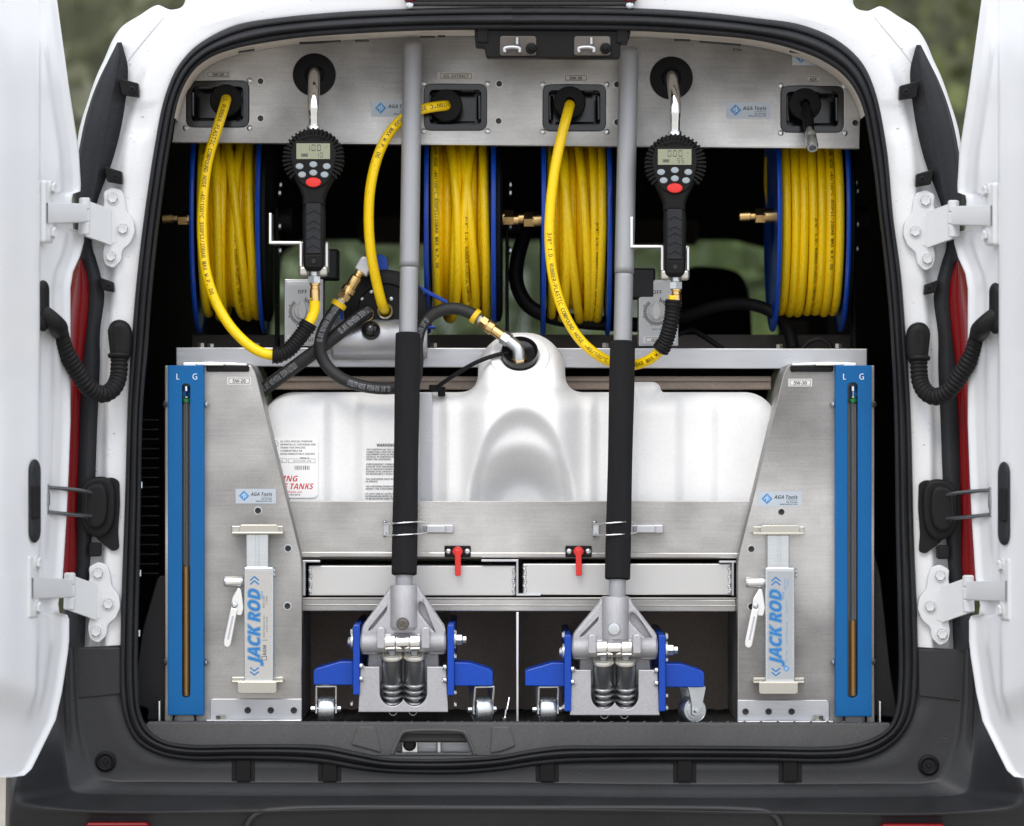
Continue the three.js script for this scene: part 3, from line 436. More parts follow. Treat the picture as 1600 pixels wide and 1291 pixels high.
// ---------------------------------------------------------------- upper reel panel
const ZR = -0.19;
{
  const t = thing('reel_panel', 'wide stainless steel panel with four black hose windows under the van roof', 'steel panel');
  const wins = [[290, 126], [662, 131], [848, 132], [1220, 134]], wp = ([x, y]) => rect(x, y, x + 99, y + 73);
  mesh('panel', [ext([[269, 221], [1343, 231], [1345, 150], [1322, 84], [1240, 56], [1000, 40], [620, 40], [400, 52], [305, 78], [280, 130]], ZR, 0.003, { r: [1, 1, 20, 20, 10, 4, 4, 10, 20, 20], b: 0.0008, holes: wins.map((w) => ({ p: wp(w), r: 13 })) }), ext([[269, 222], [1343, 232], [1343, 230], [269, 220]], ZR - 0.0002, 0.03, { b: 0 })], steel, t);
  wins.forEach(([x, y], i) => {
    const g = mesh('hose_guide', [ext(rect(x - 1, y - 1, x + 100, y + 74), ZR - 0.002, 0.05, { r: 14, b: 0.002, holes: [{ p: rect(x + 7, y + 7, x + 92, y + 66), r: 10 }] })], plasticGloss, t);
    const zz = ZR - 0.014;
    for (const xx of [x + 11, x + 88]) mesh('roller', cyl(P(xx, y + 18, zz), P(xx, y + 56, zz), 0.0058, undefined, 16, 0.001), plasticGloss, g);
    for (const yy of [y + 9, y + 64]) mesh('roller', cyl(P(x + 20, yy, zz), P(x + 80, yy, zz), 0.0058, undefined, 16, 0.001), plasticGloss, g);
    mesh('guide_back', pbox(x + 2, y + 2, x + 97, y + 71, ZR - 0.06, 0.004), plasticGloss, g);
    for (const [dx, dy] of [[0, 0], [100, 0], [0, 74], [100, 74]]) if (!(i === 0 && dx + dy === 0)) { const c = fix(t, 'screw', buttonG, zinc, x + dx, y + dy, ZR + 0.0003, 4.6, rnd() * 3); }
  });
  for (const [x, y] of [[407, 127], [407, 185], [780, 131], [779, 189], [964, 132], [964, 191], [1336, 192]]) { fix(t, 'washer', lath([[1.35, 0], [1.3, 0.12], [0, 0.12]], new V3(), ZP), zincYellow, x, y, ZR, 4.6); socket(t, x, y, ZR + 0.0006, 4.6); }
  for (const [x, y] of [[491, 117], [1049, 122]]) { const g = mesh('rubber_grommet', lath([[0, 0], [0.0345, 0], [0.0345, 0.003], [0.032, 0.0045], [0.016, 0.005], [0.013, 0.002], [0, 0.002]], P(x, y, ZR), ZP, 48), plastic, t); }
  plate('label', 322, 111, 359, 121.5, ZR + 0.0006, 148, 42, tagDraw('5W-20', '#b5b1ab'), t); plate('label', 684, 113, 741, 124, ZR + 0.0006, 228, 44, tagDraw('OIL EXTRACT', '#b5b1ab'), t);
  plate('label', 881, 116, 919, 127, ZR + 0.0006, 148, 44, tagDraw('5W-30', '#b5b1ab'), t); plate('label', 1259, 118, 1283, 129, ZR + 0.0006, 96, 44, tagDraw('AIR', '#b5b1ab'), t);
  plate('sticker', 580, 157, 650, 182, ZR + 0.0006, 350, 125, agaDraw, t); plate('sticker', 1135, 160, 1204, 185, ZR + 0.0006, 345, 125, agaDraw, t); plate('sticker', 1238, 80, 1304, 102, ZR + 0.0006, 345, 115, agaDraw, t);
}
// ---------------------------------------------------------------- hose reels
const yellowCoil = ringMats;
function reel(xl, xr, cy, label, o = {}) {
  const z0 = -0.405, c = P(800, cy, z0), kr = S(-0.405) / 0.00110125, xL = (xl - 800) * S(-0.22), xR = (xr - 800) * S(-0.22), R = 0.166 * kr, rh = 0.0077 * kr;
  const t = thing('hose_reel', label, 'hose reel', 'four hose reels behind the steel panel');
  const rim = (x, s) => lath([[0.045, 0], [0.06, 0.004], [0.186, 0.004], [0.190, 0.0005], [0.1935, 0.002], [0.1945, 0.006], [0.1935, 0.0095], [0.190, 0.0105], [0.186, 0.0075], [0.06, 0.0075], [0.045, 0.004]].map((p) => [p[0] * kr, p[1] * 0.8]), new V3(x, c.y, z0), new V3(s, 0, 0), 96);
  mesh('flange', rim(xL, -1), bluePaint, t); mesh('flange', rim(xR, 1), bluePaint, t);
  mesh('added_shade_disc', lath([[0, 0], [0.172 * kr, 0], [0.174 * kr, 0.002], [0.174 * kr, 0.008], [0.16 * kr, 0.012], [0, 0.012]], new V3(xR + 0.0068, c.y, z0), XP, 64), plastic, t);  // added black disc, stands in for shade on the flange's outer face
  mesh('drum', cyl(new V3(xL, c.y, z0), new V3(xR, c.y, z0), R - 0.04, undefined, 48), bluePaint, t);
  const coil = mesh('hose_coil', cyl(new V3(xL + 0.004, c.y, z0), new V3(xR - 0.004, c.y, z0), R - 0.03, undefined, 48), yellowPlain, t);
  const n = o.n || 7, wdt = xR - xL - 2 * rh - 0.002;
  for (let layer = 0; layer < 2; layer++) for (let i = 0; i < n; i++) {
    const f = layer ? (i + 0.5) / n : i / (n - 1), x = xL + rh + 0.001 + wdt * f, skew = (layer ? 0.3 * (rnd() - 0.5) : (o.skew ? o.skew[i % o.skew.length] : (rnd() - 0.5))) * 0.009, rr = R - rh - layer * 0.0155 + (layer ? 0 : (rnd() - 0.5) * 0.003 + 0.5 * Math.abs(skew));
    // a turn that wanders across the drum as it goes round
    const N = 72, pts = []; for (let k = 0; k <= N; k++) { const a = k / N * Math.PI * 2; const e = Math.sin(a * 0.5) ** 2; const xx = clamp(x + skew * 1.5 * Math.sin(a + 0.9 * Math.sin(i * 2.1) - 1.1), xL + rh, xR - rh); pts.push(new V3(xx, c.y + Math.cos(a) * rr * (o.sag ? 1 : 1) - (layer ? 0 : 0.002 * (i % 3)), z0 + Math.sin(a) * rr)); }
    const g = tube(pts, rh, { n: 96, m: 10 });
    mesh('hose_turn', g, yellowCoil[layer ? 0 : (i + (label.length % 3)) % 6], coil);
  }
  // bearing arm and hub fittings
  const sd = o.arm || 1, xa = sd > 0 ? xR + 0.02 : xL - 0.02;
  mesh('reel_arm', [bx(new V3(xa + sd * 0.006, c.y - 0.12, z0), 0.006, 0.28, 0.05, 0.002), cyl(new V3(xa - sd * 0.02, c.y, z0), new V3(xa + sd * 0.03, c.y, z0), 0.022)], plastic, t);
  for (const [yy, zz] of [[0.045, 0.02], [-0.01, 0.02], [0.06, -0.01], [-0.05, 0.01]]) { const b = mesh('bolt', hexG, zinc, t); b.position.set(xa + sd * 0.009, c.y + yy, z0 + zz); b.scale.setScalar(0.0055); b.quaternion.setFromUnitVectors(ZP, new V3(sd, 0, 0)); }
  const s2 = o.fit || -1, xf = s2 < 0 ? xL : xR, y0 = c.y + 0.003;
  const hub = mesh('swivel_fitting', [lath([[0, 0], [0.0125, 0], [0.0125, 0.022], [0, 0.022]], new V3(xf, y0, z0 + 0.05), new V3(s2, 0, 0)), lath([[0, 0.02], [0.0135, 0.02], [0.0135, 0.036], [0.011, 0.037], [0, 0.037]], new V3(xf, y0, z0 + 0.05), new V3(s2, 0, 0), 6), lath([[0, 0.036], [0.0075, 0.036], [0.0075, 0.044], [0.0098, 0.045], [0.0098, 0.062], [0.008, 0.063], [0.006, 0.06], [0, 0.06]], new V3(xf, y0, z0 + 0.05), new V3(s2, 0, 0), 20)], brass, t);
  return t;
}
reel(303, 398, 345, 'hose reel wound with yellow hose below the upper 5W-20 tag', { n: 6, skew: [0.1, 0.9, -0.3, 1.6, -0.9, 0.5, 0.1], arm: 1, fit: -1 });
reel(670, 767, 345, 'hose reel wound with yellow hose below the OIL EXTRACT tag', { n: 6, skew: [0.2, 1.6, -0.5, 1.2, -1.4, 0.4, -0.6, 0.1], arm: 1, fit: 1 });
reel(854, 949, 348, 'hose reel wound with yellow hose below the upper 5W-30 tag', { n: 6, skew: [0.1, 0.6, 1.2, 0.9, 0.4, -0.3, 0], arm: 1, fit: -1 });
reel(1223, 1323, 342, 'hose reel with neat yellow turns below the AIR tag', { n: 7, skew: [0.05, 0.1, -0.05, 0.1, 0.05, 0, 0.05], arm: 1, fit: -1 });

// ---------------------------------------------------------------- hoses
const px3 = (l) => l.map((p) => P(...p));
function ball(parent, x, y) { return mesh('hose_stop', lath([[0.008, -0.028], [0.02, -0.024], [0.0255, -0.012], [0.0262, 0], [0.0245, 0.006], [0.012, 0.0085], [0.008, 0.0075], [0.008, -0.028]], P(x, y, ZR + 0.012), ZP, 40), plastic, parent); }
const sleeveR = (r0, per, amp) => (t, s) => r0 + amp * Math.max(0, Math.sin(s / per * Math.PI * 2)) + (t < 0.14 || t > 0.86 ? amp * 0.7 : 0);
{
  const t = thing('yellow_hose', 'yellow hose hanging from the 5W-20 window down to the left dispensing gun', 'hose');
  const h1 = px3([[353, 155, -0.19], [353, 156, -0.165], [349, 170, -0.135], [338, 205, -0.12], [325, 250, -0.115], [317, 310, -0.11], [316, 370, -0.105], [323, 430, -0.1], [341, 480, -0.1], [368, 520, -0.095], [402, 548, -0.09], [432, 555, -0.09], [448, 549, -0.092], [470, 525, -0.097], [484, 503, -0.1], [491, 485, -0.1], [492, 466, -0.098]]);
  mesh('hose', tube(h1, 0.0083, { n: 260, m: 18 }), hoseMats[0], t);
  ball(t, 353, 157);
  mesh('strain_sleeve', tube(sub(h1, 0.805, 0.935), sleeveR(0.0118, 0.0054, 0.0016), { n: 160, m: 20 }), rubberBlack, t);
}
{
  const t = thing('yellow_hose', 'yellow hose curving from the OIL EXTRACT window into the black pump', 'hose');
  mesh('hose', tube(px3([[700, 165, -0.19], [695, 165, -0.17], [678, 167, -0.155], [655, 172, -0.15], [634, 182, -0.15], [612, 203, -0.15], [593, 237, -0.15], [580, 285, -0.15], [576, 335, -0.155], [579, 390, -0.165], [587, 435, -0.18], [597, 476, -0.2], [602, 486, -0.225]]), 0.0083, { n: 220, m: 18 }), hoseMats[1], t);
  ball(t, 697, 165);
}
{
  const t = thing('yellow_hose', 'yellow hose looping from the 5W-30 window down to the right dispensing gun', 'hose');
  const h3 = px3([[890, 164, -0.19], [890, 165, -0.168], [886, 180, -0.145], [877, 215, -0.135], [867, 265, -0.13], [860, 325, -0.13], [859, 385, -0.13], [866, 440, -0.13], [884, 495, -0.13], [912, 537, -0.13], [948, 563, -0.135], [985, 571, -0.14], [1015, 562, -0.13], [1036, 541, -0.115], [1048, 505, -0.1], [1053, 462, -0.098]]);
  mesh('hose', tube(h3, 0.0083, { n: 260, m: 18 }), hoseMats[2], t);
  ball(t, 890, 160);
  mesh('strain_sleeve', tube(sub(h3, 0.862, 0.99), sleeveR(0.0116, 0.0054, 0.0016), { n: 160, m: 20 }), rubberBlack, t);
}
{
  const t = thing('air_coupler', 'air hose end with black boot and steel quick coupler below the AIR tag', 'air coupler');
  ball(t, 1258, 163);
  const a = P(1259, 166, -0.185), b = P(1266, 213, -0.135), d = b.clone().sub(a).normalize();
  mesh('boot', lath([[0, 0], [0.0105, 0], [0.0098, 0.03], [0.0085, 0.055], [0.009, 0.06], [0.009, 0.068], [0, 0.07]], a, d), rubberBlack, t);
  mesh('coupler', [lath([[0, 0.062], [0.0055, 0.062], [0.0062, 0.072], [0.0088, 0.074], [0.0092, 0.082], [0.008, 0.084], [0.008, 0.087], [0.0094, 0.089], [0.0097, 0.108], [0.0085, 0.112], [0.0055, 0.112], [0.005, 0.098], [0, 0.098]], a, d.clone().add(new V3(0, 0.0, 0.15)).normalize(), 32)], zinc, t);
}
function quick(parent, a, b, yellow = true) {             // brass quick coupler from a to b
  const d = b.clone().sub(a), L = d.length(), k = (l) => l.map(([r, h]) => [r, h * L]);
  mesh('coupler_body', lath(k([[0, 0.16], [0.0085, 0.16], [0.0085, 0.30], [0.0068, 0.31], [0.0068, 0.36], [0.0105, 0.37], [0.0112, 0.38], [0.0112, 0.52], [0.0105, 0.53], [0.0085, 0.535], [0.0088, 0.55], [0.0088, 0.82], [0.0076, 0.84], [0.0055, 0.86], [0.0055, 0.92], [0.0068, 0.93], [0.0068, 1], [0, 1]]), a, d, 28), brass, parent);
  mesh('hex_collar', lath(k([[0, 0.19], [0.0108, 0.19], [0.0108, 0.33], [0, 0.33]]), a, d, 6), brass, parent);
  if (yellow) mesh('hose_ring', lath([[0.0085, -0.004], [0.0125, -0.003], [0.0128, 0.004], [0.0095, 0.006], [0.0085, 0.006]], a, d, 28), yellowPlain, parent);
  mesh('barb', lath(k([[0, 0.02], [0.0065, 0.02], [0.0065, 0.17], [0, 0.17]]), a, d, 20), castWhite, parent);
}
{
  const t = thing('black_hose', 'black rubber hose looping between two brass couplers beside the left handle', 'hose');
  mesh('hose', tube(px3([[531, 474, -0.17], [524, 484, -0.168], [512, 502, -0.165], [502, 525, -0.16], [500, 548, -0.155], [511, 572, -0.15], [535, 592, -0.145], [570, 604, -0.14], [610, 607, -0.14], [645, 600, -0.145], [652, 570, -0.15], [652, 535, -0.15], [660, 508, -0.15], [680, 489, -0.15], [706, 482, -0.148], [730, 487, -0.146], [748, 497, -0.144]]), 0.0098, { n: 260, m: 18 }), blackHoseMat, t);
  quick(t, P(529, 477, -0.17), P(563, 424, -0.172)); quick(t, P(742, 494, -0.145), P(795, 533, -0.14));
  const e = mesh('elbow', [tube(px3([[789, 529, -0.141], [800, 536, -0.138], [809, 545, -0.135], [811, 560, -0.135], [811, 566, -0.136]]), 0.0098, { n: 60, m: 20 }), cyl(P(785, 526, -0.142), P(796, 533, -0.139), 0.0115, undefined, 6), cyl(P(811, 556, -0.134), P(812, 578, -0.15), 0.0088)], zinc, t);
  mesh('brass_nut', [cyl(P(811, 559, -0.1345), P(811.5, 563, -0.137), 0.0125, undefined, 6)], brass, t);
}
{ const t = thing('black_hose', 'thick black suction hose running from the pump down behind the left steel cabinet', 'hose');
  mesh('hose', tube(px3([[574, 487, -0.22], [566, 492, -0.2], [545, 508, -0.185], [510, 536, -0.18], [470, 566, -0.18], [430, 595, -0.19], [395, 622, -0.22]]), 0.0112, { n: 120, m: 18 }), blackHoseMat, t); }
{ const t = thing('vent_cable', 'thin black cable running from the tank cap down to the left', 'cable'); mesh('cable', tube(px3([[796, 551, -0.15], [775, 555, -0.148], [745, 566, -0.15], [715, 583, -0.16], [690, 600, -0.17], [676, 610, -0.18]]), 0.0036, { n: 80, m: 10 }), rubberBlack, t);
  mesh('clamp', [bx(P(680, 606, -0.18), 0.02, 0.01, 0.015), bx(P(690, 612, -0.19), 0.012, 0.016, 0.015)], plastic, t); }
{ const t = thing('black_hose', 'black hose arching from between the middle reels to the right post', 'hose'); mesh('hose', tube(px3([[826, 340, -0.48], [818, 370, -0.47], [808, 410, -0.46], [808, 445, -0.45], [825, 477, -0.44], [860, 495, -0.43], [910, 503, -0.43], [1000, 508, -0.43]]), 0.0125, { n: 120, m: 14 }), rubberBlack, t); }
{ const t = thing('black_hose', 'black hose arching behind the right gun down beside the air reel', 'hose'); mesh('hose', tube(px3([[1040, 500, -0.5], [1075, 493, -0.48], [1120, 479, -0.46], [1165, 475, -0.44], [1205, 487, -0.42], [1230, 512, -0.41], [1240, 545, -0.4]]), 0.0105, { n: 120, m: 14 }), rubberBlack, t); }
{ const t = thing('black_cable', 'ribbed black cable lying over the shelf behind the right timer box', 'cable'); mesh('cable', tube(px3([[1060, 522, -0.4], [1080, 517, -0.39], [1095, 523, -0.37], [1130, 546, -0.33]]), (u, s) => 0.0042 + 0.0006 * Math.sin(s / 0.004 * 6.28), { n: 120, m: 10 }), rubberBlack, t); }
{ const t = thing('black_cable', 'small arched black cable on the shelf below the air reel', 'cable'); mesh('cable', tube(px3([[1252, 547, -0.3], [1265, 534, -0.3], [1283, 530, -0.3], [1294, 536, -0.3], [1301, 548, -0.3]]), 0.0042, { n: 60, m: 10 }), rubberBlack, t); }

{ const t = thing('yellow_hose', 'short yellow hose dropping behind the left rim of the air reel', 'hose'); mesh('hose', tube(px3([[1204, 225, -0.56], [1202, 260, -0.55], [1202, 295, -0.545], [1206, 322, -0.54]]), 0.0088, { n: 40, m: 14 }), yellowWorn, t); }
// ---------------------------------------------------------------- dispensing guns
function gun(cx, dy, spoutX, spoutY, digits, small, label) {
  const t = thing('dispensing_gun', label, 'dispensing gun', 'digital oil guns'), Z = -0.075, q = (x, y) => [cx + x - 490, y + dy], Q = (x, y, z) => P(cx + x - 490, y + dy, z);
  const head = [[455, 226], [462, 213], [480, 207], [500, 207], [518, 213], [525, 226], [528, 250], [524, 272], [512, 294], [506, 310], [508, 322], [471, 322], [473, 310], [467, 294], [456, 272], [452, 250]].map((p) => q(...p));
  const hd = mesh('meter_head', [ext(head, Z, 0.055, { r: 7, b: 0.006, bs: 4, crease: 0.9 }), ext([[459, 219], [520, 219], [526, 240], [521, 268], [510, 288], [490, 296], [470, 288], [458, 268], [453, 240]].map((p) => q(...p)), Z + 0.004, 0.01, { r: 7, b: 0.0025, bs: 3 })], plastic, t);
  const fins = []; for (let k = 0; k < 31; k++) { const a = (-222 + k * (264 / 30)) * Math.PI / 180, tx = Math.cos(a), ty = Math.sin(a), r0 = 36 + (ty > 0 ? 3 * ty : 0), g = bx(new V3(), 0.0145, 0.0035, 0.034, 0.0008); g.rotateZ(-a); const p = Q(490 + tx * (r0 + 4) * 1.02, 247 + ty * (r0 + 3), Z - 0.014); g.translate(p.x, p.y, p.z); fins.push(g); }
  fins.forEach((g) => mesh('fin', g, plastic, hd));
  mesh('shroud', tube(Array.from({ length: 25 }, (_, k) => { const a = (-225 + k * 270 / 24) * Math.PI / 180; return Q(490 + Math.cos(a) * 39, 247 + Math.sin(a) * 39, Z - 0.012); }), 0.0065, { n: 80, m: 10 }), rubberBlack, hd);
  const scr = plate('screen', cx - 27, 224 + dy, cx + 25.5, 248.5 + dy, Z + 0.0048, 210, 98, (x, w, h) => {
    x.fillStyle = '#8e9179'; x.fillRect(0, 0, w, h); x.fillStyle = '#23261f';
    const seg = (d, px, py, s) => { const m = { 0: 'abcdef', 1: 'bc', 5: 'acdfg' }[d]; const L = { a: [0.1, 0, 0.8, 0.12], b: [0.88, 0.06, 0.12, 0.42], c: [0.88, 0.52, 0.12, 0.42], d: [0.1, 0.88, 0.8, 0.12], e: [0, 0.52, 0.12, 0.42], f: [0, 0.06, 0.12, 0.42], g: [0.1, 0.44, 0.8, 0.12] }; for (const c of m) { const [a, b, e, f] = L[c]; x.fillRect(px + a * s * 0.55, py + b * s, e * s * 0.55, f * s); } };
    [...digits].forEach((d, i) => seg(d, 62 + i * 34, 8, 40)); [...small].forEach((d, i) => seg(d, 122 + i * 25, 58, 30));
    x.fillRect(66 + 26, 40, 3, 4); x.font = '12px sans-serif'; x.fillText('qt', 182, 28); x.strokeStyle = '#23261f'; x.lineWidth = 3; x.strokeRect(32, 66, 38, 16); x.fillRect(36, 70, 30, 8);
  }, hd, { rough: 0.2 });
  const btn = (x, y, rx, ry, m) => { const g = lath([[0, 0], [1, 0], [1, 0.25], [0.85, 0.42], [0, 0.5]], new V3(), ZP, 28); g.scale(rx * S(Z), ry * S(Z), 0.006); const p = Q(x, y, Z + 0.004); g.translate(p.x, p.y, p.z); mesh('button', g, m, hd); };
  const bg = M({ color: lin(0.30, 0.34, 0.37), roughness: 0.45 });
  for (const [x, y] of [[468, 260], [489.5, 257], [510.5, 260], [472, 273], [489.5, 270], [507, 273]]) btn(x, y, 6.2, 4.8, bg);
  btn(489.5, 285, 12, 7.6, redPaint);
  const grip = mesh('grip', [ext([[475, 310], [505, 310], [508, 330], [507, 400], [505, 424], [474, 424], [473, 400], [472, 330]].map((p) => q(...p)), Z - 0.002, 0.04, { r: 5, b: 0.007, bs: 4, crease: 0.9 }), ext([[476, 398], [504, 398], [503, 418], [477, 418]].map((p) => q(...p)), Z + 0.001, 0.01, { r: 2, b: 0.0012 })], plastic, t);
  mesh('grip_pad', [ext([[478, 318], [501, 318], [501, 396], [478, 396]].map((p) => q(...p)), Z + 0.001, 0.006, { r: 2, b: 0.001 }), ...[332, 348, 358, 372, 386].map((y) => ext([[479, y], [489.5, y - 6], [500, y], [500, y + 3], [489.5, y - 3], [479, y + 3]].map((p) => q(...p)), Z + 0.0028, 0.004, { b: 0.0006 }))], trimGrey, grip);
  fix(grip, 'screw', socketG, blackBolt, cx, 408 + dy, Z + 0.001, 3.6);
  mesh('spout', tube([[spoutX, spoutY - 6, ZR + 0.002], [spoutX, spoutY - 5, ZR + 0.032], [spoutX * 0.7 + cx * 0.3, spoutY + 8, ZR + 0.072], [cx, spoutY + 42, -0.1], [cx, 196 + dy, -0.1], [cx, 206 + dy, -0.1]].map((p) => P(...p)), (u) => 0.0094 - 0.0012 * sst(0.75, 0.85, u), { n: 120, m: 24 }), chrome, t);
  mesh('spout_nut', [cyl(Q(490, 196, -0.1), Q(490, 204, -0.1), 0.0112, undefined, 24), cyl(Q(490, 203, -0.1), Q(490, 210, -0.1), 0.0102, undefined, 24)], chrome, t);
  mesh('swivel_nut', [cyl(Q(491, 421, -0.098), Q(491, 432, -0.098), 0.0085), cyl(Q(491, 431, -0.098), Q(491, 443, -0.098), 0.0108, undefined, 6)], zinc, t);
  mesh('ferrule', lath([[0, 0], [0.0082, 0], [0.0082, 0.018], [0.0072, 0.019], [0.0072, 0.024], [0.0086, 0.025], [0.0086, 0.03], [0, 0.031]], Q(492, 470, -0.098), YP, 24), brass, t);
  return t;
}
gun(490, 0, 491, 117, '100', '10', 'black digital oil gun on the left showing 1.00 on its screen');
gun(1055, 9, 1049, 122, '000', '55', 'black digital oil gun on the right showing 0.00 on its screen');
for (const [dx, dy, label] of [[0, 0, 'bent white metal hanger holding the left dispensing gun'], [565, 6, 'bent white metal hanger holding the right dispensing gun']]) {
  const t = thing('gun_hanger', label, 'hanger', 'gun hangers'), q = (l) => l.map((p) => [p[0] + dx, p[1] + dy]);
  mesh('strip', [ext(q([[420, 333], [424, 333], [424, 377], [470, 377], [472, 379], [472, 420], [468, 420], [468, 381], [420, 381]]), -0.10, 0.055, { b: 0.0008 }), ext(q([[508, 382], [512, 378], [512, 424], [508, 424]]), -0.10, 0.055, { b: 0.0008 }), pbox(469 + dx, 378 + dy, 510 + dx, 428 + dy, -0.157, 0.004)], aluBright, t);
  for (const [x, s] of [[474, -1], [505, 1]]) mesh('hook', bx(P(x + dx, 424 + dy, -0.094), 0.015, 0.017, 0.02, 0.005), zincYellow, t);
}
// ---------------------------------------------------------------- timer boxes
function timer(x0, x1, y0, y1, text, label) {
  const t = thing('timer_box', label, 'timer', 'dial timer boxes'), Z = -0.26, cx = x0 + 28, cy = y0 + 50;
  mesh('box', [pbox(x0, y0, x1, y1, Z, 0.07, { r: 2, b: 0.0015 })], alu, t); mesh('bezel', pbox(x0 + 3, y0 + 3, x1 - 3, y1 - 3, Z + 0.0015, 0.004, { r: 1, b: 0.0008 }), alu, t);
  plate('dial_plate', x0 + 5, y0 + 10, x1 - 5, y1 - 18, Z + 0.002, 204, 300, (x, w, h) => { x.fillStyle = '#b4b7ba'; x.fillRect(0, 0, w, h); x.fillStyle = '#1c1c1e'; x.font = 'bold 32px sans-serif'; x.textAlign = 'center'; x.fillText('OFF', w * 0.46, 50); x.strokeStyle = '#1c1c1e'; for (let k = 0; k < 40; k++) { const a = -1.1 + k * 5.3 / 39 + 0.0, b = a - 0.2, L = k % 6 ? 20 : 28; x.lineWidth = 5.5; x.beginPath(); x.moveTo(92 + Math.cos(b) * 64, 160 + Math.sin(b) * 64); x.lineTo(92 + Math.cos(b) * (64 + L), 160 + Math.sin(b) * (64 + L)); x.stroke(); } x.font = '15px sans-serif'; x.fillText('MINUTES', 92, 272); }, t);
  const k = mesh('knob', [lath([[0, 0], [0.0135, 0], [0.0135, 0.003], [0.012, 0.006], [0, 0.006]], P(cx, cy, Z + 0.0015), ZP, 32), ext([[cx - 2, cy - 16], [cx + 2, cy - 16], [cx + 7, cy - 3], [cx + 7, cy + 4], [cx + 3, cy + 13], [cx - 3, cy + 13], [cx - 7, cy + 4], [cx - 7, cy - 3]], Z + 0.016, 0.012, { r: 3, b: 0.002 })], M({ color: lin(0.55, 0.55, 0.56), roughness: 0.35 }), t);
  plate('label', x0 + 8, y1 - 15, x1 - 6, y1 - 5, Z + 0.0022, 200, 44, tagDraw(text, '#d6d6d6'), t);
}
timer(444, 505, 436, 541, 'OIL PUMP', 'grey dial timer box below the left dispensing gun');
timer(998, 1060, 437, 541, 'OIL FILL', 'grey dial timer box below the right dispensing gun');
for (const [x0, x1, y, label] of [[486, 528, 395, 'black electrical box behind the left gun hanger'], [972, 1024, 425, 'black cable gland box behind the right timer box']]) { const t = thing('junction_box', label, 'electrical box'); mesh('box', pbox(x0, y - 6, x1, y + 42, -0.26, 0.07, { r: 2, b: 0.002 }), plastic, t); mesh('lid', pbox(x0 + 3, y - 3, x1 - 3, y + 39, -0.257, 0.004, { r: 2 }), trimGrey, t); }
// ---------------------------------------------------------------- pump
{
  const t = thing('transfer_pump', 'black round transfer pump with blue bracket and grey base behind the left handle', 'pump'), Z = -0.22;
  mesh('pump_head', lath([[0, 0], [0.064, 0], [0.068, 0.004], [0.068, 0.05], [0.06, 0.056], [0.046, 0.058], [0.044, 0.054], [0, 0.054]], P(604, 488, Z - 0.054), ZP, 48), rubberBlack, t);
  mesh('base', [lath([[0, 0], [0.03, 0], [0.033, 0.004], [0.033, 0.15], [0.03, 0.155], [0, 0.155]], P(518, 530, Z - 0.01), XP, 40)], alu, t);
  mesh('bracket', [ext([[584, 404], [592, 396], [604, 402], [606, 420], [700, 470], [700, 476], [600, 426], [586, 424]], Z - 0.01, 0.02, { r: 3, b: 0.0015 }), pbox(530, 480, 535, 514, Z, 0.03), pbox(548, 509.5, 680, 513, Z + 0.004, 0.07)], bluePaint, t);
  mesh('clevis', [ext([[553, 420], [563, 401], [572, 400], [585, 410], [573, 434]], Z + 0.035, 0.02, { r: 4, b: 0.003 })], alu, t);
  mesh('drain_knob', lath(Array.from({ length: 12 }, (_, k) => [0.0155 * Math.sin(2.6 - k * 2.6 / 11), 0.013 - 0.0155 * Math.cos(2.6 - k * 2.6 / 11) * -1 ]), P(580, 517, Z + 0.012), ZP, 32, 1), plasticGloss, t);
  for (const [x, y, m] of [[571, 490, brass], [601, 486, zinc]]) mesh('port', lath([[0.0095, 0], [0.0125, 0], [0.013, 0.008], [0.0115, 0.01], [0.0095, 0.008]], P(x + 1, y, Z - 0.001), ZP, 32), m, t);
  for (const [x, y] of [[565, 467], [611, 467], [580, 456]]) screw(t, x, y, Z, 3.4);
}
// ---------------------------------------------------------------- shelf
{
  const t = thing('shelf_beam', 'grey aluminium channel shelf running across above the white tank', 'shelf');
  mesh('channel', [ext([[275, 543], [1355, 545], [1355, 577], [275, 572]], -0.245, 0.004, { b: 0.0012 }), ext([[275, 543], [1355, 545], [1355, 547], [275, 545]], -0.25, 0.36, { b: 0 }), ext([[275, 570], [1355, 574.5], [1355, 577], [275, 572.5]], -0.2505, 0.03, { b: 0 })], alu, t);
  mesh('back_flange', pbox(300, 523, 1330, 552, -0.52, 0.004), steelDark, t);
  mesh('lower_beam', [pbox(420, 588, 1205, 609, -0.27, 0.03, { b: 0.002 }), pbox(420, 590, 1205, 596, -0.266, 0.01, { b: 0.001 })], darkWall, t);
  for (const [x, y] of [[314, 539], [329, 540], [400, 539], [678, 539], [946, 539], [1218, 541], [1310, 540]]) mesh('bolt', [cyl(P(x, y + 5, -0.27), P(x, y - 3, -0.27), 0.0058, undefined, 6)], x % 2 ? zinc : zincYellow, t);
}

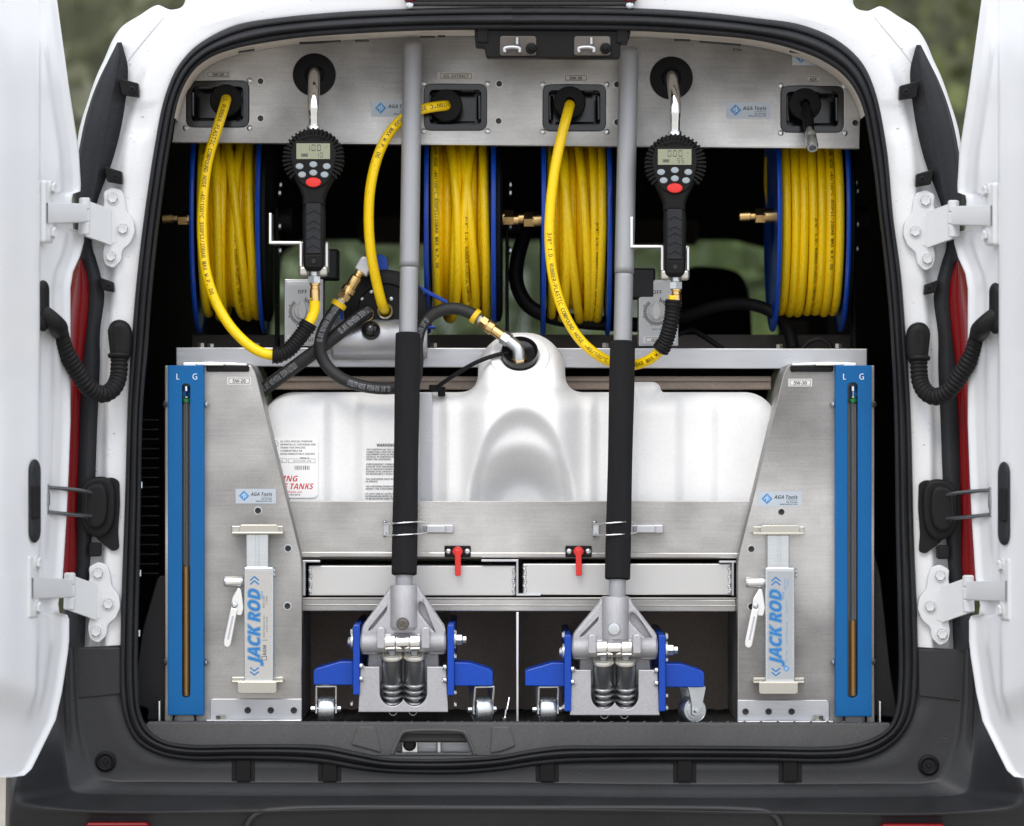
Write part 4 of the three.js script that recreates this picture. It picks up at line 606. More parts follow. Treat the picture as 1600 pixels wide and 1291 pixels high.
// ---------------------------------------------------------------- white tank
{
  const t = thing('oil_tank', 'translucent white plastic waste oil tank with a black cap on its raised neck', 'tank'), ZF = -0.175;
  const box = (x, y, cx, cy, hx, hy, r) => { const a = Math.max(Math.abs(x - cx) - hx + r, 0), b = Math.max(Math.abs(y - cy) - hy + r, 0); return r - Math.hypot(a, b) - Math.min(0, Math.max(Math.abs(x - cx) - hx + r, Math.abs(y - cy) - hy + r)); }; // >0 inside
  const smax = (a, b, k) => { const h = clamp(0.5 + 0.5 * (a - b) / k, 0, 1); return lerp(b, a, h) + k * h * (1 - h); };
  const sd = (x, y) => smax(smax(box(x, y, 812, 760, 403, 147, 52), box(x, y, 815, 640, 68, 120, 62), 30), box(x, y, 1004, 630, 29, 33, 14), 3);
  const band = (x, a, b, s) => sst(a - s, a + s, x) * sst(b + s, b - s, x);
  const depth = (x, y) => {
    let z = 0; const neck = sst(742, 770, x) * sst(888, 862, x), bodyY = sst(600, 640, y);
    z -= 0.019 * band(x, 512, 560, 9) * bodyY + 0.015 * band(x, 1062, 1117, 9) * bodyY + 0.013 * band(x, 652, 694, 7) * bodyY + 0.016 * band(x, 929, 990, 8) * bodyY;
    z -= 0.010 * sst(640, 606, y) * (1 - neck);
    z += 0.055 * sst(715, 765, x) * sst(915, 865, x);
    z -= 0.00085 * Math.max(0, 604 - y);
    const e1 = Math.hypot((x - 815) / 80, (y - 790) / 146), e2 = Math.hypot((x - 815) / 92, (y - 800) / 107);
    z -= 0.034 * sst(1.06, 0.82, e1); z -= 0.075 * sst(1.06, 0.35, e2);
    const d = Math.max(0, sd(x, y)), r = 34; if (d < r) z -= 0.034 * (1 - Math.sqrt(Math.max(0, 1 - ((r - d) / r) ** 2)));
    return ZF + z;
  };
  const st = 4, X0 = 396, Y0 = 508, nx = 208, ny = 80, pos = [], uv = [], idx = [], id = new Map();
  const vert = (i, j) => { const k = j * 1000 + i; if (id.has(k)) return id.get(k); let x = X0 + i * st, y = Y0 + j * st; for (let q = 0; q < 4; q++) { const d = sd(x, y); if (d >= 0) break; const gx = (sd(x + 0.5, y) - sd(x - 0.5, y)), gy = (sd(x, y + 0.5) - sd(x, y - 0.5)), l = Math.hypot(gx, gy) || 1; x -= gx / l * d; y -= gy / l * d; } const p = P(x, y, depth(x, y)); id.set(k, pos.length / 3); pos.push(p.x, p.y, p.z); uv.push(p.x, p.y); return pos.length / 3 - 1; };
  for (let j = 0; j < ny; j++) for (let i = 0; i < nx; i++) { const c = [[i, j], [i + 1, j], [i, j + 1], [i + 1, j + 1]]; if (c.every(([a, b]) => sd(X0 + a * st, Y0 + b * st) < 0)) continue; const [a, b, e, f] = c.map(([p, q]) => vert(p, q)); idx.push(a, e, b, b, e, f); }
  // back half: the outline carried back
  const g = new THREE.BufferGeometry(); g.setAttribute('position', new THREE.Float32BufferAttribute(pos, 3)); g.setAttribute('uv', new THREE.Float32BufferAttribute(uv, 2)); g.setIndex(idx); g.computeVertexNormals();
  mesh('tank_body', [g, ext([[436, 800], [436, 650], [460, 628], [755, 628], [775, 560], [800, 550], [830, 550], [855, 560], [875, 628], [1160, 628], [1186, 650], [1186, 800]], ZF - 0.075, 0.22, { r: 20, b: 0.02, bs: 3 })], hdpe, t);
  const n = new V3(0, 0.63, 0.77).normalize(), cc = P(812, 558, -0.1585);
  const cap = mesh('cap', [lath([[0, 0.004], [0.012, 0.004], [0.024, 0.006], [0.0275, 0.011], [0.029, 0.011], [0.0295, 0.006], [0.0295, -0.02]], cc.clone().addScaledVector(n, 0.006), n, 48), ...Array.from({ length: 12 }, (_, k) => { const q = bx(new V3(0.0175, 0.008, 0), 0.014, 0.004, 0.0028, 0.001); q.rotateY(k * Math.PI / 6); q.applyQuaternion(new THREE.Quaternion().setFromUnitVectors(YP, n)); q.translate(cc.x, cc.y, cc.z); return q; })], plasticGloss, t);
  mesh('cap_ring', lath([[0.031, -0.006], [0.046, -0.004], [0.047, 0.0], [0.045, 0.0012], [0.032, 0.002]], cc.clone().addScaledVector(n, 0.0015), n, 56), hdpe, t);
  mesh('retaining_strap', [ext(rect(657, 614, 675, 800), ZF + 0.003, 0.003, { b: 0.0008 }), ext(rect(657, 614, 675, 617), ZF + 0.0029, 0.1, { b: 0 })], alu, t);
  plate('tank_label', 413, 684, 497, 778, ZF + 0.0022, 500, 560, (x, w, h) => {
    x.clearRect(0, 0, w, h); x.fillStyle = '#f3f3f4'; x.beginPath(); x.roundRect(0, 0, w, h, 50); x.fill(); x.fillStyle = '#1a1a1c'; x.font = 'bold 24px sans-serif'; x.textBaseline = 'top';
    ['UL 2152 SPECIAL PURPOSE', 'NONMETALLIC CONTAINERS AND', 'TANKS FOR SPECIFIC', 'COMBUSTIBLE OR', 'NONCOMBUSTIBLE LIQUIDS'].forEach((s, i) => x.fillText(s, 148, 22 + i * 29, 330));
    x.font = 'bold 20px sans-serif'; x.fillText('CAPACITY', 40, 172); x.fillText('SERIAL #', 330, 178); x.lineWidth = 3; x.strokeStyle = '#444'; x.strokeRect(40, 196, 168, 36); x.strokeRect(222, 198, 250, 36); x.font = '22px monospace'; x.fillText('75 GAL', 100, 204); x.fillText('202202888-040', 264, 205);
    x.beginPath(); x.arc(96, 58, 32, 0, 7); x.stroke(); x.font = 'bold 40px sans-serif'; x.fillText('UL', 76, 40, 42);
    x.fillStyle = '#2a2a30'; for (let k = 0; k < 26; k++) if (k % 3 !== 1) x.fillRect(278 + k * 5.8, 262, 2 + (k * 7 % 4), 38);
    x.fillStyle = '#c41622'; x.font = 'italic bold 74px sans-serif'; x.textBaseline = 'alphabetic'; x.fillText('KING', 120, 408, 190); x.fillText('OF TANKS', 120, 480, 330);
    x.font = 'bold 24px sans-serif'; x.fillText('KingOfTanks.com', 150, 514, 210); x.fillStyle = '#1a1a1c'; x.fillText('(971) 794-6313', 172, 540, 160);
  }, t, { alpha: true, rough: 0.35 });
  plate('warning_label', 570, 690, 642, 782, ZF + 0.0012, 430, 550, (x, w, h) => { x.clearRect(0, 0, w, h); x.fillStyle = '#1f2022'; x.font = 'bold 38px sans-serif'; x.textBaseline = 'top'; x.fillText('WARNING:', 110, 12, 180); x.font = 'bold 21px sans-serif'; const T = ['THE CONTENTS OF THIS TANK ARE', 'COMBUSTIBLE. KEEP ANY HEAT PRODUCING', 'EQUIPMENT SUCH AS OPEN FLAMES OR', 'SOURCES OF IGNITION AT LEAST 3 FEET', 'FROM THE CONTAINER.', '', 'AVERTISSEMENT: COMBUSTIBLE. NE PAS', 'EXPOSER TOUT EQUIPEMENT PRODUISANT', 'DE LA CHALEUR A MOINS DE 1 METRE', 'SOURCES D\'ALLUMAGE A PROXIMITE', 'DU RESERVOIR A 1 M DU CONTENEUR', '', 'THE CONTAINER MUST NOT BE MOVED', 'IN SERVICE', '', 'THE CONTAINER OWNER SHALL REGULARLY', 'INSPECT THE CONTAINER REGULARLY', '', 'AT LEAST ONE UL LISTED FIRE', 'EXTINGUISHER RATED 20-B IS', 'TO BE MOUNTED NEAR THE CONTAINER']; T.forEach((s, i) => x.fillText(s, 14 - i * 0.5, 62 + i * 23, 410)); }, t, { alpha: true });
}
// ---------------------------------------------------------------- lower cabinet
{
  const t = thing('drawer_cabinet', 'aluminium cabinet front with two flat drawers below the white tank', 'cabinet'), Z = -0.15;
  const ap = mesh('apron', [ext([[404, 783], [1218, 783], [1178, 864], [1178, 873], [440, 871], [440, 862]], Z, 0.003, { b: 0.001 }), ext([[440, 862], [1178, 864], [1178, 873], [440, 871]], Z + 0.004, 0.006, { r: 3, b: 0.002 })], steel, t);
  mesh('apron_back', pbox(430, 860, 1180, 874, Z - 0.006, 0.25, { b: 0.001 }), steelDark, t);
  for (const [x0, x1, y0, y1, l] of [[482, 806, 884, 931, 'left'], [817, 1143, 881, 930, 'right']]) {
    const d = mesh('drawer', pbox(x0, y0, x1, y1, Z + 0.002, 0.3, { r: 2, b: 0.0015 }), drawerAlu, t);
    for (const x of [x0 + 3, x1 - 3]) mesh('weld_bead', tube(Array.from({ length: 20 }, (_, k) => P(x + (k % 2 ? 0.6 : -0.6), y0 + 3 + k * (y1 - y0 - 6) / 19, Z + 0.002)), (u, s) => 0.0026 + 0.0009 * Math.sin(s / 0.004 * 6.28), { n: 140, m: 8 }), aluBright, d);
  }
  mesh('slide_rail', [ext([[752, 874.5], [810, 874.5], [810, 928], [845, 928], [845, 931.5], [806.5, 931.5], [806.5, 878], [752, 878]], Z + 0.012, 0.3, { b: 0.0008 })], alu, t);
  mesh('slide_rail', [ext([[471, 875.5], [500, 875.5], [500, 879], [477, 879], [477, 931], [473, 931], [473, 879], [471, 879]], Z + 0.012, 0.3, { b: 0.0008 })], alu, t);
  mesh('slide_rail', [ext([[1124, 876.5], [1150, 876.5], [1150, 880], [1147, 880], [1147, 931], [1143.5, 931], [1143.5, 880], [1124, 880]], Z + 0.012, 0.3, { b: 0.0008 })], alu, t);
  mesh('front_rail', [ext([[470, 935], [1150, 937], [1150, 956], [470, 955]], Z + 0.012, 0.05, { r: 2, b: 0.0015 }), ext([[470, 944.5], [1150, 946], [1150, 947.5], [470, 946]], Z + 0.0135, 0.004, { b: 0.0006 }), pbox(470, 934, 1150, 937, Z + 0.013, 0.34, { b: 0.0008 })], steel, t);
  mesh('divider', pbox(806.5, 957, 810.5, 1128, Z + 0.01, 0.35, { b: 0.0008 }), aluBright, t);
  for (const [x, y, label] of [[715, 862, 'left'], [904, 862, 'right']]) {
    const p = mesh('latch_plate', pbox(x - 20.5, y - 9, x + 20.5, y + 9, Z + 0.0075, 0.004, { r: 2 }), plastic, t);
    for (const dx of [-14.5, 15]) screw(p, x + dx, y, Z + 0.0075, 4.6);
    mesh('latch_handle', [lath([[0, 0], [0.0082, 0], [0.0082, 0.009], [0.007, 0.011], [0, 0.0115]], P(x, y, Z + 0.007), ZP, 28), ext([[x - 4.5, y - 3], [x + 5, y - 3], [x + 5, y + 38], [x - 4, y + 38]], Z + 0.019, 0.008, { r: 1.5, b: 0.0012 })], redPaint, p);
  }
  for (const [x, y, s] of [[600, 827, 1], [928, 827, 1]]) { // toggle latches round the jack handles
    const k = mesh('toggle_latch', [pbox(x + 57, y - 7, x + 108, y + 7, Z + 0.012, 0.012, { r: 2, b: 0.002 }), pbox(x + 62, y - 5, x + 88, y + 5, Z + 0.024, 0.016, { r: 2, b: 0.002 })], alu, t);
    mesh('latch_hook', pbox(x - 1, y - 9, x + 8, y + 9, Z + 0.006, 0.006), zinc, k);
    mesh('latch_lever', [pbox(x + 66, y - 6, x + 96, y + 6, Z + 0.03, 0.006, { r: 2, b: 0.0015 }), pbox(x + 93, y - 7, x + 109, y + 7, Z + 0.02, 0.01, { r: 2, b: 0.002 })], alu, k);
    mesh('latch_bail', [tube([[x - 3, y - 8, Z + 0.004], [x + 8, y - 8, Z + 0.05], [x + 18, y - 9, Z + 0.095], [x + 45, y - 11, Z + 0.096], [x + 58, y - 11, Z + 0.06], [x + 66, y - 9, Z + 0.026]].map((p) => P(...p)), 0.0014, { n: 60, m: 8 }), tube([[x - 2, y + 9, Z + 0.004], [x + 8, y + 10, Z + 0.05], [x + 18, y + 9.5, Z + 0.095], [x + 45, y + 8, Z + 0.096], [x + 58, y + 7, Z + 0.06], [x + 68, y + 5, Z + 0.026]].map((p) => P(...p)), 0.0014, { n: 60, m: 8 })], chrome, k);
    for (const yy of [-10, 9]) fix(k, 'screw', buttonG, darkSteel, x + 1, y + yy, Z + 0.006, 3.4);
  }
}
// ---------------------------------------------------------------- side oil cabinets
function cabinet(side) {
  const q = side ? (l) => l.map((p) => [1624 - p[0], p[1] + (p[1] > 900 ? 2 : 0)]) : (l) => l, x1 = (x) => (side ? 1624 - x : x), Z = -0.10, dy = side ? 2 : 0, lv = side ? 970 : 885;
  const t = thing('oil_cabinet', side ? 'steel 5W-30 oil cabinet with blue sight gauge at the right of the opening' : 'steel 5W-20 oil cabinet with blue sight gauge at the left of the opening', 'oil cabinet', 'side oil cabinets');
  mesh('cabinet_body', [ext(q([[257, 571], [393, 571], [399, 582], [471.5, 874], [471.5, 1128], [257, 1128]]), Z, 0.30, { r: [1, 2, 4, 14, 1, 1], b: 0.0015 })], steel, t);
  const sx = x1(291);
  mesh('gauge_channel', [ext(q(rect(262, 571, 318, 1118)), Z + 0.026, 0.026, { b: 0.0012, holes: [{ p: rect(sx - 8, 598, sx + 7.5, 1091), r: 7.4 }] })], gaugeBlue, t);
  mesh('sight_back', ext(q(rect(281, 596, 301, 1093)), Z + 0.002, 0.004, { b: 0 }), gaugeBack, t);
  const y1 = 1089; mesh('sight_glass', cyl(P(sx, y1, Z + 0.013), P(sx, 622, Z + 0.013), 0.0052, undefined, 24), clearTube, t);
  mesh('oil_column', cyl(P(sx, y1 - 1, Z + 0.013), P(sx, lv, Z + 0.013), 0.0046, undefined, 20), amber, t);
  mesh('gauge_wire', [cyl(P(sx - 3.5, 632, Z + 0.0185), P(sx - 3.5, lv - 2, Z + 0.0185), 0.0007, undefined, 6), cyl(P(sx + 3.5, 632, Z + 0.0185), P(sx + 3.5, lv - 2, Z + 0.0185), 0.0007, undefined, 6)], darkSteel, t);
  mesh('gauge_fitting', [cyl(P(sx, 622, Z + 0.014), P(sx, 603, Z + 0.014), 0.0048), cyl(P(sx, 620, Z + 0.014), P(sx, 611, Z + 0.014), 0.006, undefined, 6)], chrome, t);
  mesh('seal_ring', cyl(P(sx, 629, Z + 0.014), P(sx, 623, Z + 0.014), 0.0066), M({ color: lin(0.01, 0.16, 0.04), roughness: 0.4 }), t);
  for (const [x, c] of [[x1(291) - 13.5, 'L'], [x1(291) + 13.5, 'G']]) plate('letter', x - 6.5, 581.5, x + 6.5, 594.5, Z + 0.0264, 64, 64, (cx, w, h) => { cx.clearRect(0, 0, w, h); cx.fillStyle = '#dfe8ee'; cx.font = '62px sans-serif'; cx.textAlign = 'center'; cx.textBaseline = 'middle'; cx.fillText(c, w / 2, h / 2 + 3); }, t, { alpha: true });
  for (const x of [258.5, 321.5]) for (const y of [632, 1035]) mesh('bolt', lath([[0, 0], [0.005, 0], [0.005, 0.0025], [0.003, 0.004], [0, 0.0042]], P(x1(x), y, Z + 0.011), x < 300 ? new V3(side ? 1 : -1, 0, 0.5) : new V3(side ? -1 : 1, 0, 0.5), 16), zinc, t);
  mesh('top_edge_guard', ext(q([[322, 570], [389, 571], [389, 581], [322, 581]]), Z + 0.006, 0.012, { r: 2, b: 0.002 }), rubberBlack, t);
  mesh('lid', [ext(q([[286, 567], [330, 565.5], [386, 568], [386, 572], [286, 572]]), Z - 0.02, 0.2, { b: 0.001 }), ext(q([[306, 567], [350, 567], [350, 571.5], [306, 571.5]]), Z + 0.012, 0.04, { r: 2, b: 0.0015 })], aluBright, t);
  mesh('foot_bracket', [ext(q([[328, 1092], [471.5, 1092], [471.5, 1128], [328, 1128]]), Z + 0.0035, 0.0035, { r: [6, 0, 0, 0], b: 0.001 }), ext(q([[322, 1125], [471, 1125], [471, 1128], [322, 1128]]), Z + 0.03, 0.027, { b: 0.001 })], alu, t);
  for (const x of [387, 423, 459]) socket(t, x1(x), 1110 + dy, Z + 0.0035, 5);
  mesh('bolt', [cyl(P(x1(345), 1128, Z + 0.018), P(x1(345), 1118, Z + 0.018), 0.0085, undefined, 6), cyl(P(x1(345), 1128, Z + 0.018), P(x1(345), 1124, Z + 0.018), 0.0105)], zincYellow, t);
  for (const [x, y] of side ? [[403, 800], [450, 858], [450, 948]] : [[403, 798], [450, 857], [449, 947]]) { fix(t, 'washer', lath([[1.4, 0], [1.35, 0.15], [0, 0.15]], new V3(), ZP), zinc, x1(x), y, Z, 4.8); socket(t, x1(x), y, Z + 0.0006, 4.8); }
  mesh('drain_ring', lath([[0.016, 0], [0.019, 0.001], [0.019, 0.005], [0.016, 0.006]], P(x1(288), 1124, Z + 0.01), ZP, 32), rubberBlack, t);
  mesh('floor_lug', bx(P(x1(side ? 250 : 250), 1112, Z), 0.003, 0.034, 0.03, 0.0008), aluBright, t);
  if (side) { plate('label', 1232, 592, 1269, 604, Z + 0.0006, 148, 48, tagDraw('5W-30', '#d9d9d7'), t); plate('sticker', 1184, 768, 1253, 792, Z + 0.0006, 345, 120, agaDraw, t); }
  else { plate('label', 355, 589, 392, 601, Z + 0.0006, 148, 48, tagDraw('5W-20', '#d9d9d7'), t); plate('sticker', 368, 764, 431, 787, Z + 0.0006, 345, 126, agaDraw, t); }
  return t;
}
cabinet(0); cabinet(1);
// ---------------------------------------------------------------- jack rods
function jackRod(side) {
  const dx = side ? 815 : 0, dy = side ? 1 : 0, Z = -0.062, q = (l) => l.map((p) => [p[0] + dx, p[1] + dy]), B = (x0, y0, x1, y1, z, d, o) => pbox(x0 + dx, y0 + dy, x1 + dx, y1 + dy, z, d, o);
  const t = thing('jack_rod', side ? 'silver jack rod strapped to the steel 5W-30 cabinet' : 'silver jack rod strapped to the steel 5W-20 cabinet', 'jack rod', 'jack rods on the side cabinets');
  mesh('outer_tube', B(381, 886, 427, 1066, Z, 0.036, { r: 3, b: 0.002 }), zinc, t);
  const inn = mesh('inner_tube', B(384, 834, 419, 890, Z - 0.003, 0.03, { r: 3, b: 0.002 }), zinc, t);
  mesh('inner_groove', [B(399, 836, 401.5, 886, Z - 0.0024, 0.003, { b: 0.0005 }), B(404, 836, 405.5, 886, Z - 0.0024, 0.003, { b: 0.0005 })], zinc, inn);
  mesh('top_holder', [ext(q([[374, 833], [374, 820], [435, 820], [435, 833]]).map((p) => p), Z + 0.006, 0.003, { r: [0, 5, 5, 0], b: 0.0009 }), B(362, 831.5, 442, 835, Z + 0.008, 0.046, { b: 0.0008 }), B(362, 822, 442, 835, Z - 0.035, 0.003)], zincYellow, t);
  mesh('bottom_holder', [ext(q([[371, 1065.5], [371, 1084], [432, 1084], [432, 1065.5]]), Z + 0.011, 0.003, { r: [0, 5, 5, 0], b: 0.0009 }), B(362, 1064, 442, 1067, Z + 0.009, 0.047, { b: 0.0008 }), B(362, 1058, 442, 1067, Z - 0.034, 0.003)], zincYellow, t);
  mesh('cross_pin', [cyl(P(350 + dx, 909 + dy, Z - 0.012), P(380 + dx, 909 + dy, Z - 0.012), 0.0082, undefined, 24, 0.0015), cyl(P(352 + dx, 909 + dy, Z - 0.0112), P(378 + dx, 909 + dy, Z - 0.0112), 0.0084, undefined, 24, 0.001)], aluBright, t);
  mesh('pawl', ext(q([[371, 919], [376, 920], [379, 935], [381, 950], [378, 962], [370, 962], [360, 952], [362, 935]]), Z - 0.006, 0.006, { r: 3, b: 0.0015 }), aluBright, t);
  const lv = mesh('lever', [ext(q([[360, 950], [371, 952], [362, 1000], [360, 1010], [354, 1013], [349, 1009], [349, 1002]]), Z + 0.001, 0.007, { r: 4, b: 0.0016 })], aluBright, t);
  mesh('lever_groove', ext(q([[362.5, 962], [365.5, 963], [357.5, 1000], [354.5, 999]]), Z + 0.0013, 0.002, { r: 1.5, b: 0 }), alu, lv);
  fix(t, 'rivet', buttonG, zinc, 366 + dx, 946 + dy, Z + 0.001, 4.5);
  for (const y of [891, 898]) { const b = mesh('bolt', hexG, zinc, t); b.position.copy(P(427.5 + dx, y + dy, Z - 0.012)); b.scale.setScalar(0.0032); b.quaternion.setFromUnitVectors(ZP, XP); }
  plate('print', 384 + dx, 892 + dy, 424 + dx, 1060 + dy, Z + 0.0004, 240, 1008, (x, w, h) => {
    x.fillStyle = side ? '#a3a8ad' : '#b4b3b0'; x.fillRect(0, 0, w, h); let s = side + 3; const r = () => { s = (s * 1664525 + 1013904223) >>> 0; return s / 4294967296; };
    for (let k = 0; k < 240; k++) { const v = 120 + 110 * r() | 0; x.fillStyle = `rgba(${v},${v},${v},0.25)`; x.beginPath(); x.ellipse(r() * w, side ? r() * h : r() * h * (r() < 0.5 ? 0.35 : 1), 1 + 5 * r(), 1 + 5 * r(), 0, 0, 7); x.fill(); }
    x.save(); x.translate(0, h); x.rotate(-Math.PI / 2); x.textBaseline = 'middle';
    x.font = 'italic bold 150px sans-serif'; x.lineWidth = 15; x.strokeStyle = '#1f4f7c'; x.lineJoin = 'round'; x.strokeText('JACK ROD', 140, 78, 690); x.lineWidth = 7; x.strokeStyle = '#7fb6dd'; x.strokeText('JACK ROD', 140, 78, 690); x.fillStyle = '#1d6db0'; x.fillText('JACK ROD', 140, 78, 690);
    x.strokeStyle = '#1d6db0'; x.lineWidth = 13; for (const [a, d] of [[40, 1], [78, 1], [900, -1], [938, -1]]) { x.beginPath(); x.moveTo(a + d * 22, 40); x.lineTo(a - d * 10 + (d > 0 ? 0 : 4), 80); x.lineTo(a + d * 22, 122); x.stroke(); }
    x.fillStyle = '#2f7fb6'; x.font = 'bold 26px sans-serif'; x.fillText('GOLD', 745, 150); x.fillStyle = '#2a2c30'; x.font = 'bold 24px sans-serif';
    if (side) { diamond(x, 96, 180, 32); x.font = 'italic 26px sans-serif'; x.fillText('AGA Tools', 150, 180); x.fillText('|', 300, 180); x.font = '24px sans-serif'; x.fillText('www.AGATools.com', 322, 182, 240); x.fillText('|  AGA-JR-8-14  |', 580, 182, 220); x.fillText('MAX LOAD', 830, 168, 120); x.fillText('2 TONS', 850, 196, 90); }
    else { x.font = 'bold 44px sans-serif'; x.strokeStyle = '#2a2c30'; x.lineWidth = 5; x.strokeRect(170, 150, 34, 44); x.fillText('AGM', 212, 176); x.fillText('|', 345, 174); x.font = '24px sans-serif'; x.fillText('AGM-Products.com', 380, 170, 230); x.fillText('419-517-3318', 430, 198, 150); x.fillText('MAX LOAD', 660, 168, 120); x.fillText('2 TONS', 690, 196, 90); }
    x.restore();
  }, t, { rough: 0.3 });
}
jackRod(0); jackRod(1);
// ---------------------------------------------------------------- floor jacks standing on end
function caster(parent, x, y, turn, s = 1) {
  const Z = -0.075, c = P(x, y, Z), k = new THREE.Group(), R = 0.0205; // a caster is a part; its wheel and fork are sub-parts
  const top = mesh('caster', lath([[0, 0], [0.017, 0], [0.018, 0.003], [0.018, 0.006], [0.013, 0.009], [0, 0.009]], P(x, y - 38, Z), YP, 28), zinc, parent);
  const at = (g) => { g.rotateY(turn); g.translate(c.x, c.y, c.z); return g; };
  const off = 0.012;
  mesh('wheel', at(lath([[0.006, -0.0125], [0.0135, -0.0125], [0.0135, -0.0112], [0.0185, -0.0112], [0.0188, -0.0125], [0.0198, -0.0112], [R, -0.006], [R + 0.0003, 0], [R, 0.006], [0.0198, 0.0112], [0.0188, 0.0125], [0.0185, 0.0112], [0.0135, 0.0112], [0.0135, 0.0125], [0.006, 0.0125]], new V3(0, 0, 0), XP, 40)), zinc, top);
  const side = (sx) => { const sh = new THREE.Shape(); sh.moveTo(-0.007, 0.008); sh.lineTo(-0.007, -0.006); sh.quadraticCurveTo(0, -0.012, 0.007, -0.006); sh.lineTo(0.016, 0.036); sh.lineTo(-0.014, 0.036); sh.closePath(); const g = new THREE.ExtrudeGeometry(sh, { depth: 0.0022, bevelEnabled: true, bevelSize: 0.0004, bevelThickness: 0.0004, bevelSegments: 1 }); g.rotateY(Math.PI / 2); g.translate(sx - 0.0011, 0, 0); return g; };
  mesh('fork', [at(side(-0.0155)), at(side(0.0155)), at((() => { const g = bx(new V3(0, 0.0365, 0.0), 0.033, 0.003, 0.03, 0.001); return g; })())], zinc, top);
  mesh('axle', at(merge([lath([[0, -0.024], [0.0042, -0.024], [0.0046, -0.018], [0.003, -0.017], [0.003, 0.017], [0.0048, 0.018], [0.0048, 0.023], [0, 0.0235]], new V3(), XP, 6)])), zinc, top);
}
function floorJack(side) {
  const cx = side ? 961 : 630.5, yk = side ? 8 : 0, q = (l, dy = yk) => l.map((p) => [p[0] + cx - 630.5, p[1] + dy]), X = (x) => x + cx - 630.5, Z = -0.045;
  const t = thing('floor_jack', side ? 'blue and silver floor jack standing in the right bay with handle upright' : 'blue and silver floor jack standing in the left bay with handle upright', 'floor jack', 'floor jacks');
  // handle
  const a = side ? [983, 75, -0.15] : [645, 66, -0.15], b = side ? [964, 945, -0.062] : [631, 930, -0.062], at = (f) => P(lerp(a[0], b[0], f), lerp(a[1], b[1], f), lerp(a[2], b[2], f)), fy = (y) => (y - a[1]) / (b[1] - a[1]);
  const yj = side ? 427 : 417, f0 = side ? 533 : 520, f1 = side ? 906 : 899;
  const h = mesh('handle', [tube([at(0), at(fy(yj) * 0.5), at(fy(yj))], (u) => 0.0155 - 0.0015 * sst(0.004, 0, u), { n: 40, m: 28 }), tube([at(fy(yj) - 0.0015), at(fy(yj + 20)), at(fy(f0 + 30))], (u) => 0.0146 - 0.001 * sst(0.03, 0.0, u), { n: 30, m: 28 }), tube([at(fy(f1 - 30)), at(fy(f1)), at(1)], 0.0135, { n: 8, m: 28 })], postSilver, t);
  mesh('foam_grip', tube([at(fy(f0)), at(fy((f0 + f1) / 2)), at(fy(f1))], (u) => 0.0198 + 0.0004 * Math.sin(u * 9) - 0.003 * (sst(0.004, 0, u) + sst(0.996, 1, u)) - 0.0006 * Math.exp(-(((u - 0.81) / 0.012) ** 2)), { n: 220, m: 32 }), foam, h);
  // cast yoke
  const ys = side ? 18 : 0, T = (p) => [X(p[0]), p[1] + (p[1] < 935 ? ys : p[1] > 1000 ? yk : lerp(ys, yk, (p[1] - 935) / 65) )];
  const outl = [[609, 914.5], [654, 914.5], [659, 926], [694, 978], [697, 990], [697, 1023], [668, 1023], [668, 1014], [592, 1014], [592, 1023], [563, 1023], [563, 990], [566, 978], [604, 926]].map(T);
  const slot = (l) => ({ p: l.map(T), r: 2 });
  const yoke = mesh('yoke', [ext(outl, Z, 0.026, { r: 4, b: 0.004, bs: 3, holes: [slot([[604, 941], [609, 942], [609, 956], [585, 986], [576, 991], [571, 988], [572, 980]]), slot([[659, 941], [654, 942], [654, 956], [678, 986], [687, 991], [692, 988], [691, 980]])] }), ext([[608, 930], [655, 930], [690, 985], [690, 1010], [570, 1010], [570, 985]].map(T), Z - 0.018, 0.02, { r: 4, b: 0.002 }), cyl(P(...T([631.5, 1004]), Z - 0.006).setX(P(X(563), 1004, Z).x), P(...T([631.5, 1004]), Z - 0.006).setX(P(X(697), 1004, Z).x), 0.017, undefined, 28, 0.003),
    lath([[0.0145, 0], [0.0205, 0], [0.022, 0.003], [0.022, 0.066], [0.018, 0.071], [0, 0.072]], P(X(631), 914 + ys, Z - 0.005), new V3(0, -1, 0), 36)], castSilver, t);
  fix(yoke, 'pin', lath([[0, 0.42], [0.5, 0.44], [0.9, 0.4], [1, 0.2], [1, -0.9]], new V3(), ZP, 28), side ? zinc : steelDark, X(629), 975 + yk, Z + 0.0165, 10);
  for (const x of [595, 665]) mesh('lug', ext([[x - 6.5, 1014], [x - 6.5, 984], [x - 3, 980], [x + 4, 980], [x + 6.5, 984], [x + 6.5, 1014]].map(T), Z + 0.019, 0.03, { r: 3, b: 0.002 }), castSilver, yoke);
  const zr = Z + 0.004, ry = 1003.5 + (side ? 9 : 0);
  mesh('roller', cyl(P(X(601), ry, zr), P(X(618), ry, zr), 0.0132, undefined, 32, 0.0012), chrome, t); mesh('roller', cyl(P(X(640), ry, zr), P(X(657), ry, zr), 0.0132, undefined, 32, 0.0012), chrome, t);
  mesh('roller_sleeve', cyl(P(X(618.5), ry, zr), P(X(639.5), ry, zr), 0.0122, undefined, 32, 0.001), chrome, t); 
  mesh('roller_shaft', lath([[0, 0], [0.0055, 0], [0.0055, 0.003], [0.003, 0.004], [0.003, 0.082], [0.0055, 0.083], [0.0055, 0.086], [0, 0.086]], P(X(586), ry, zr), XP, 16), zinc, t);
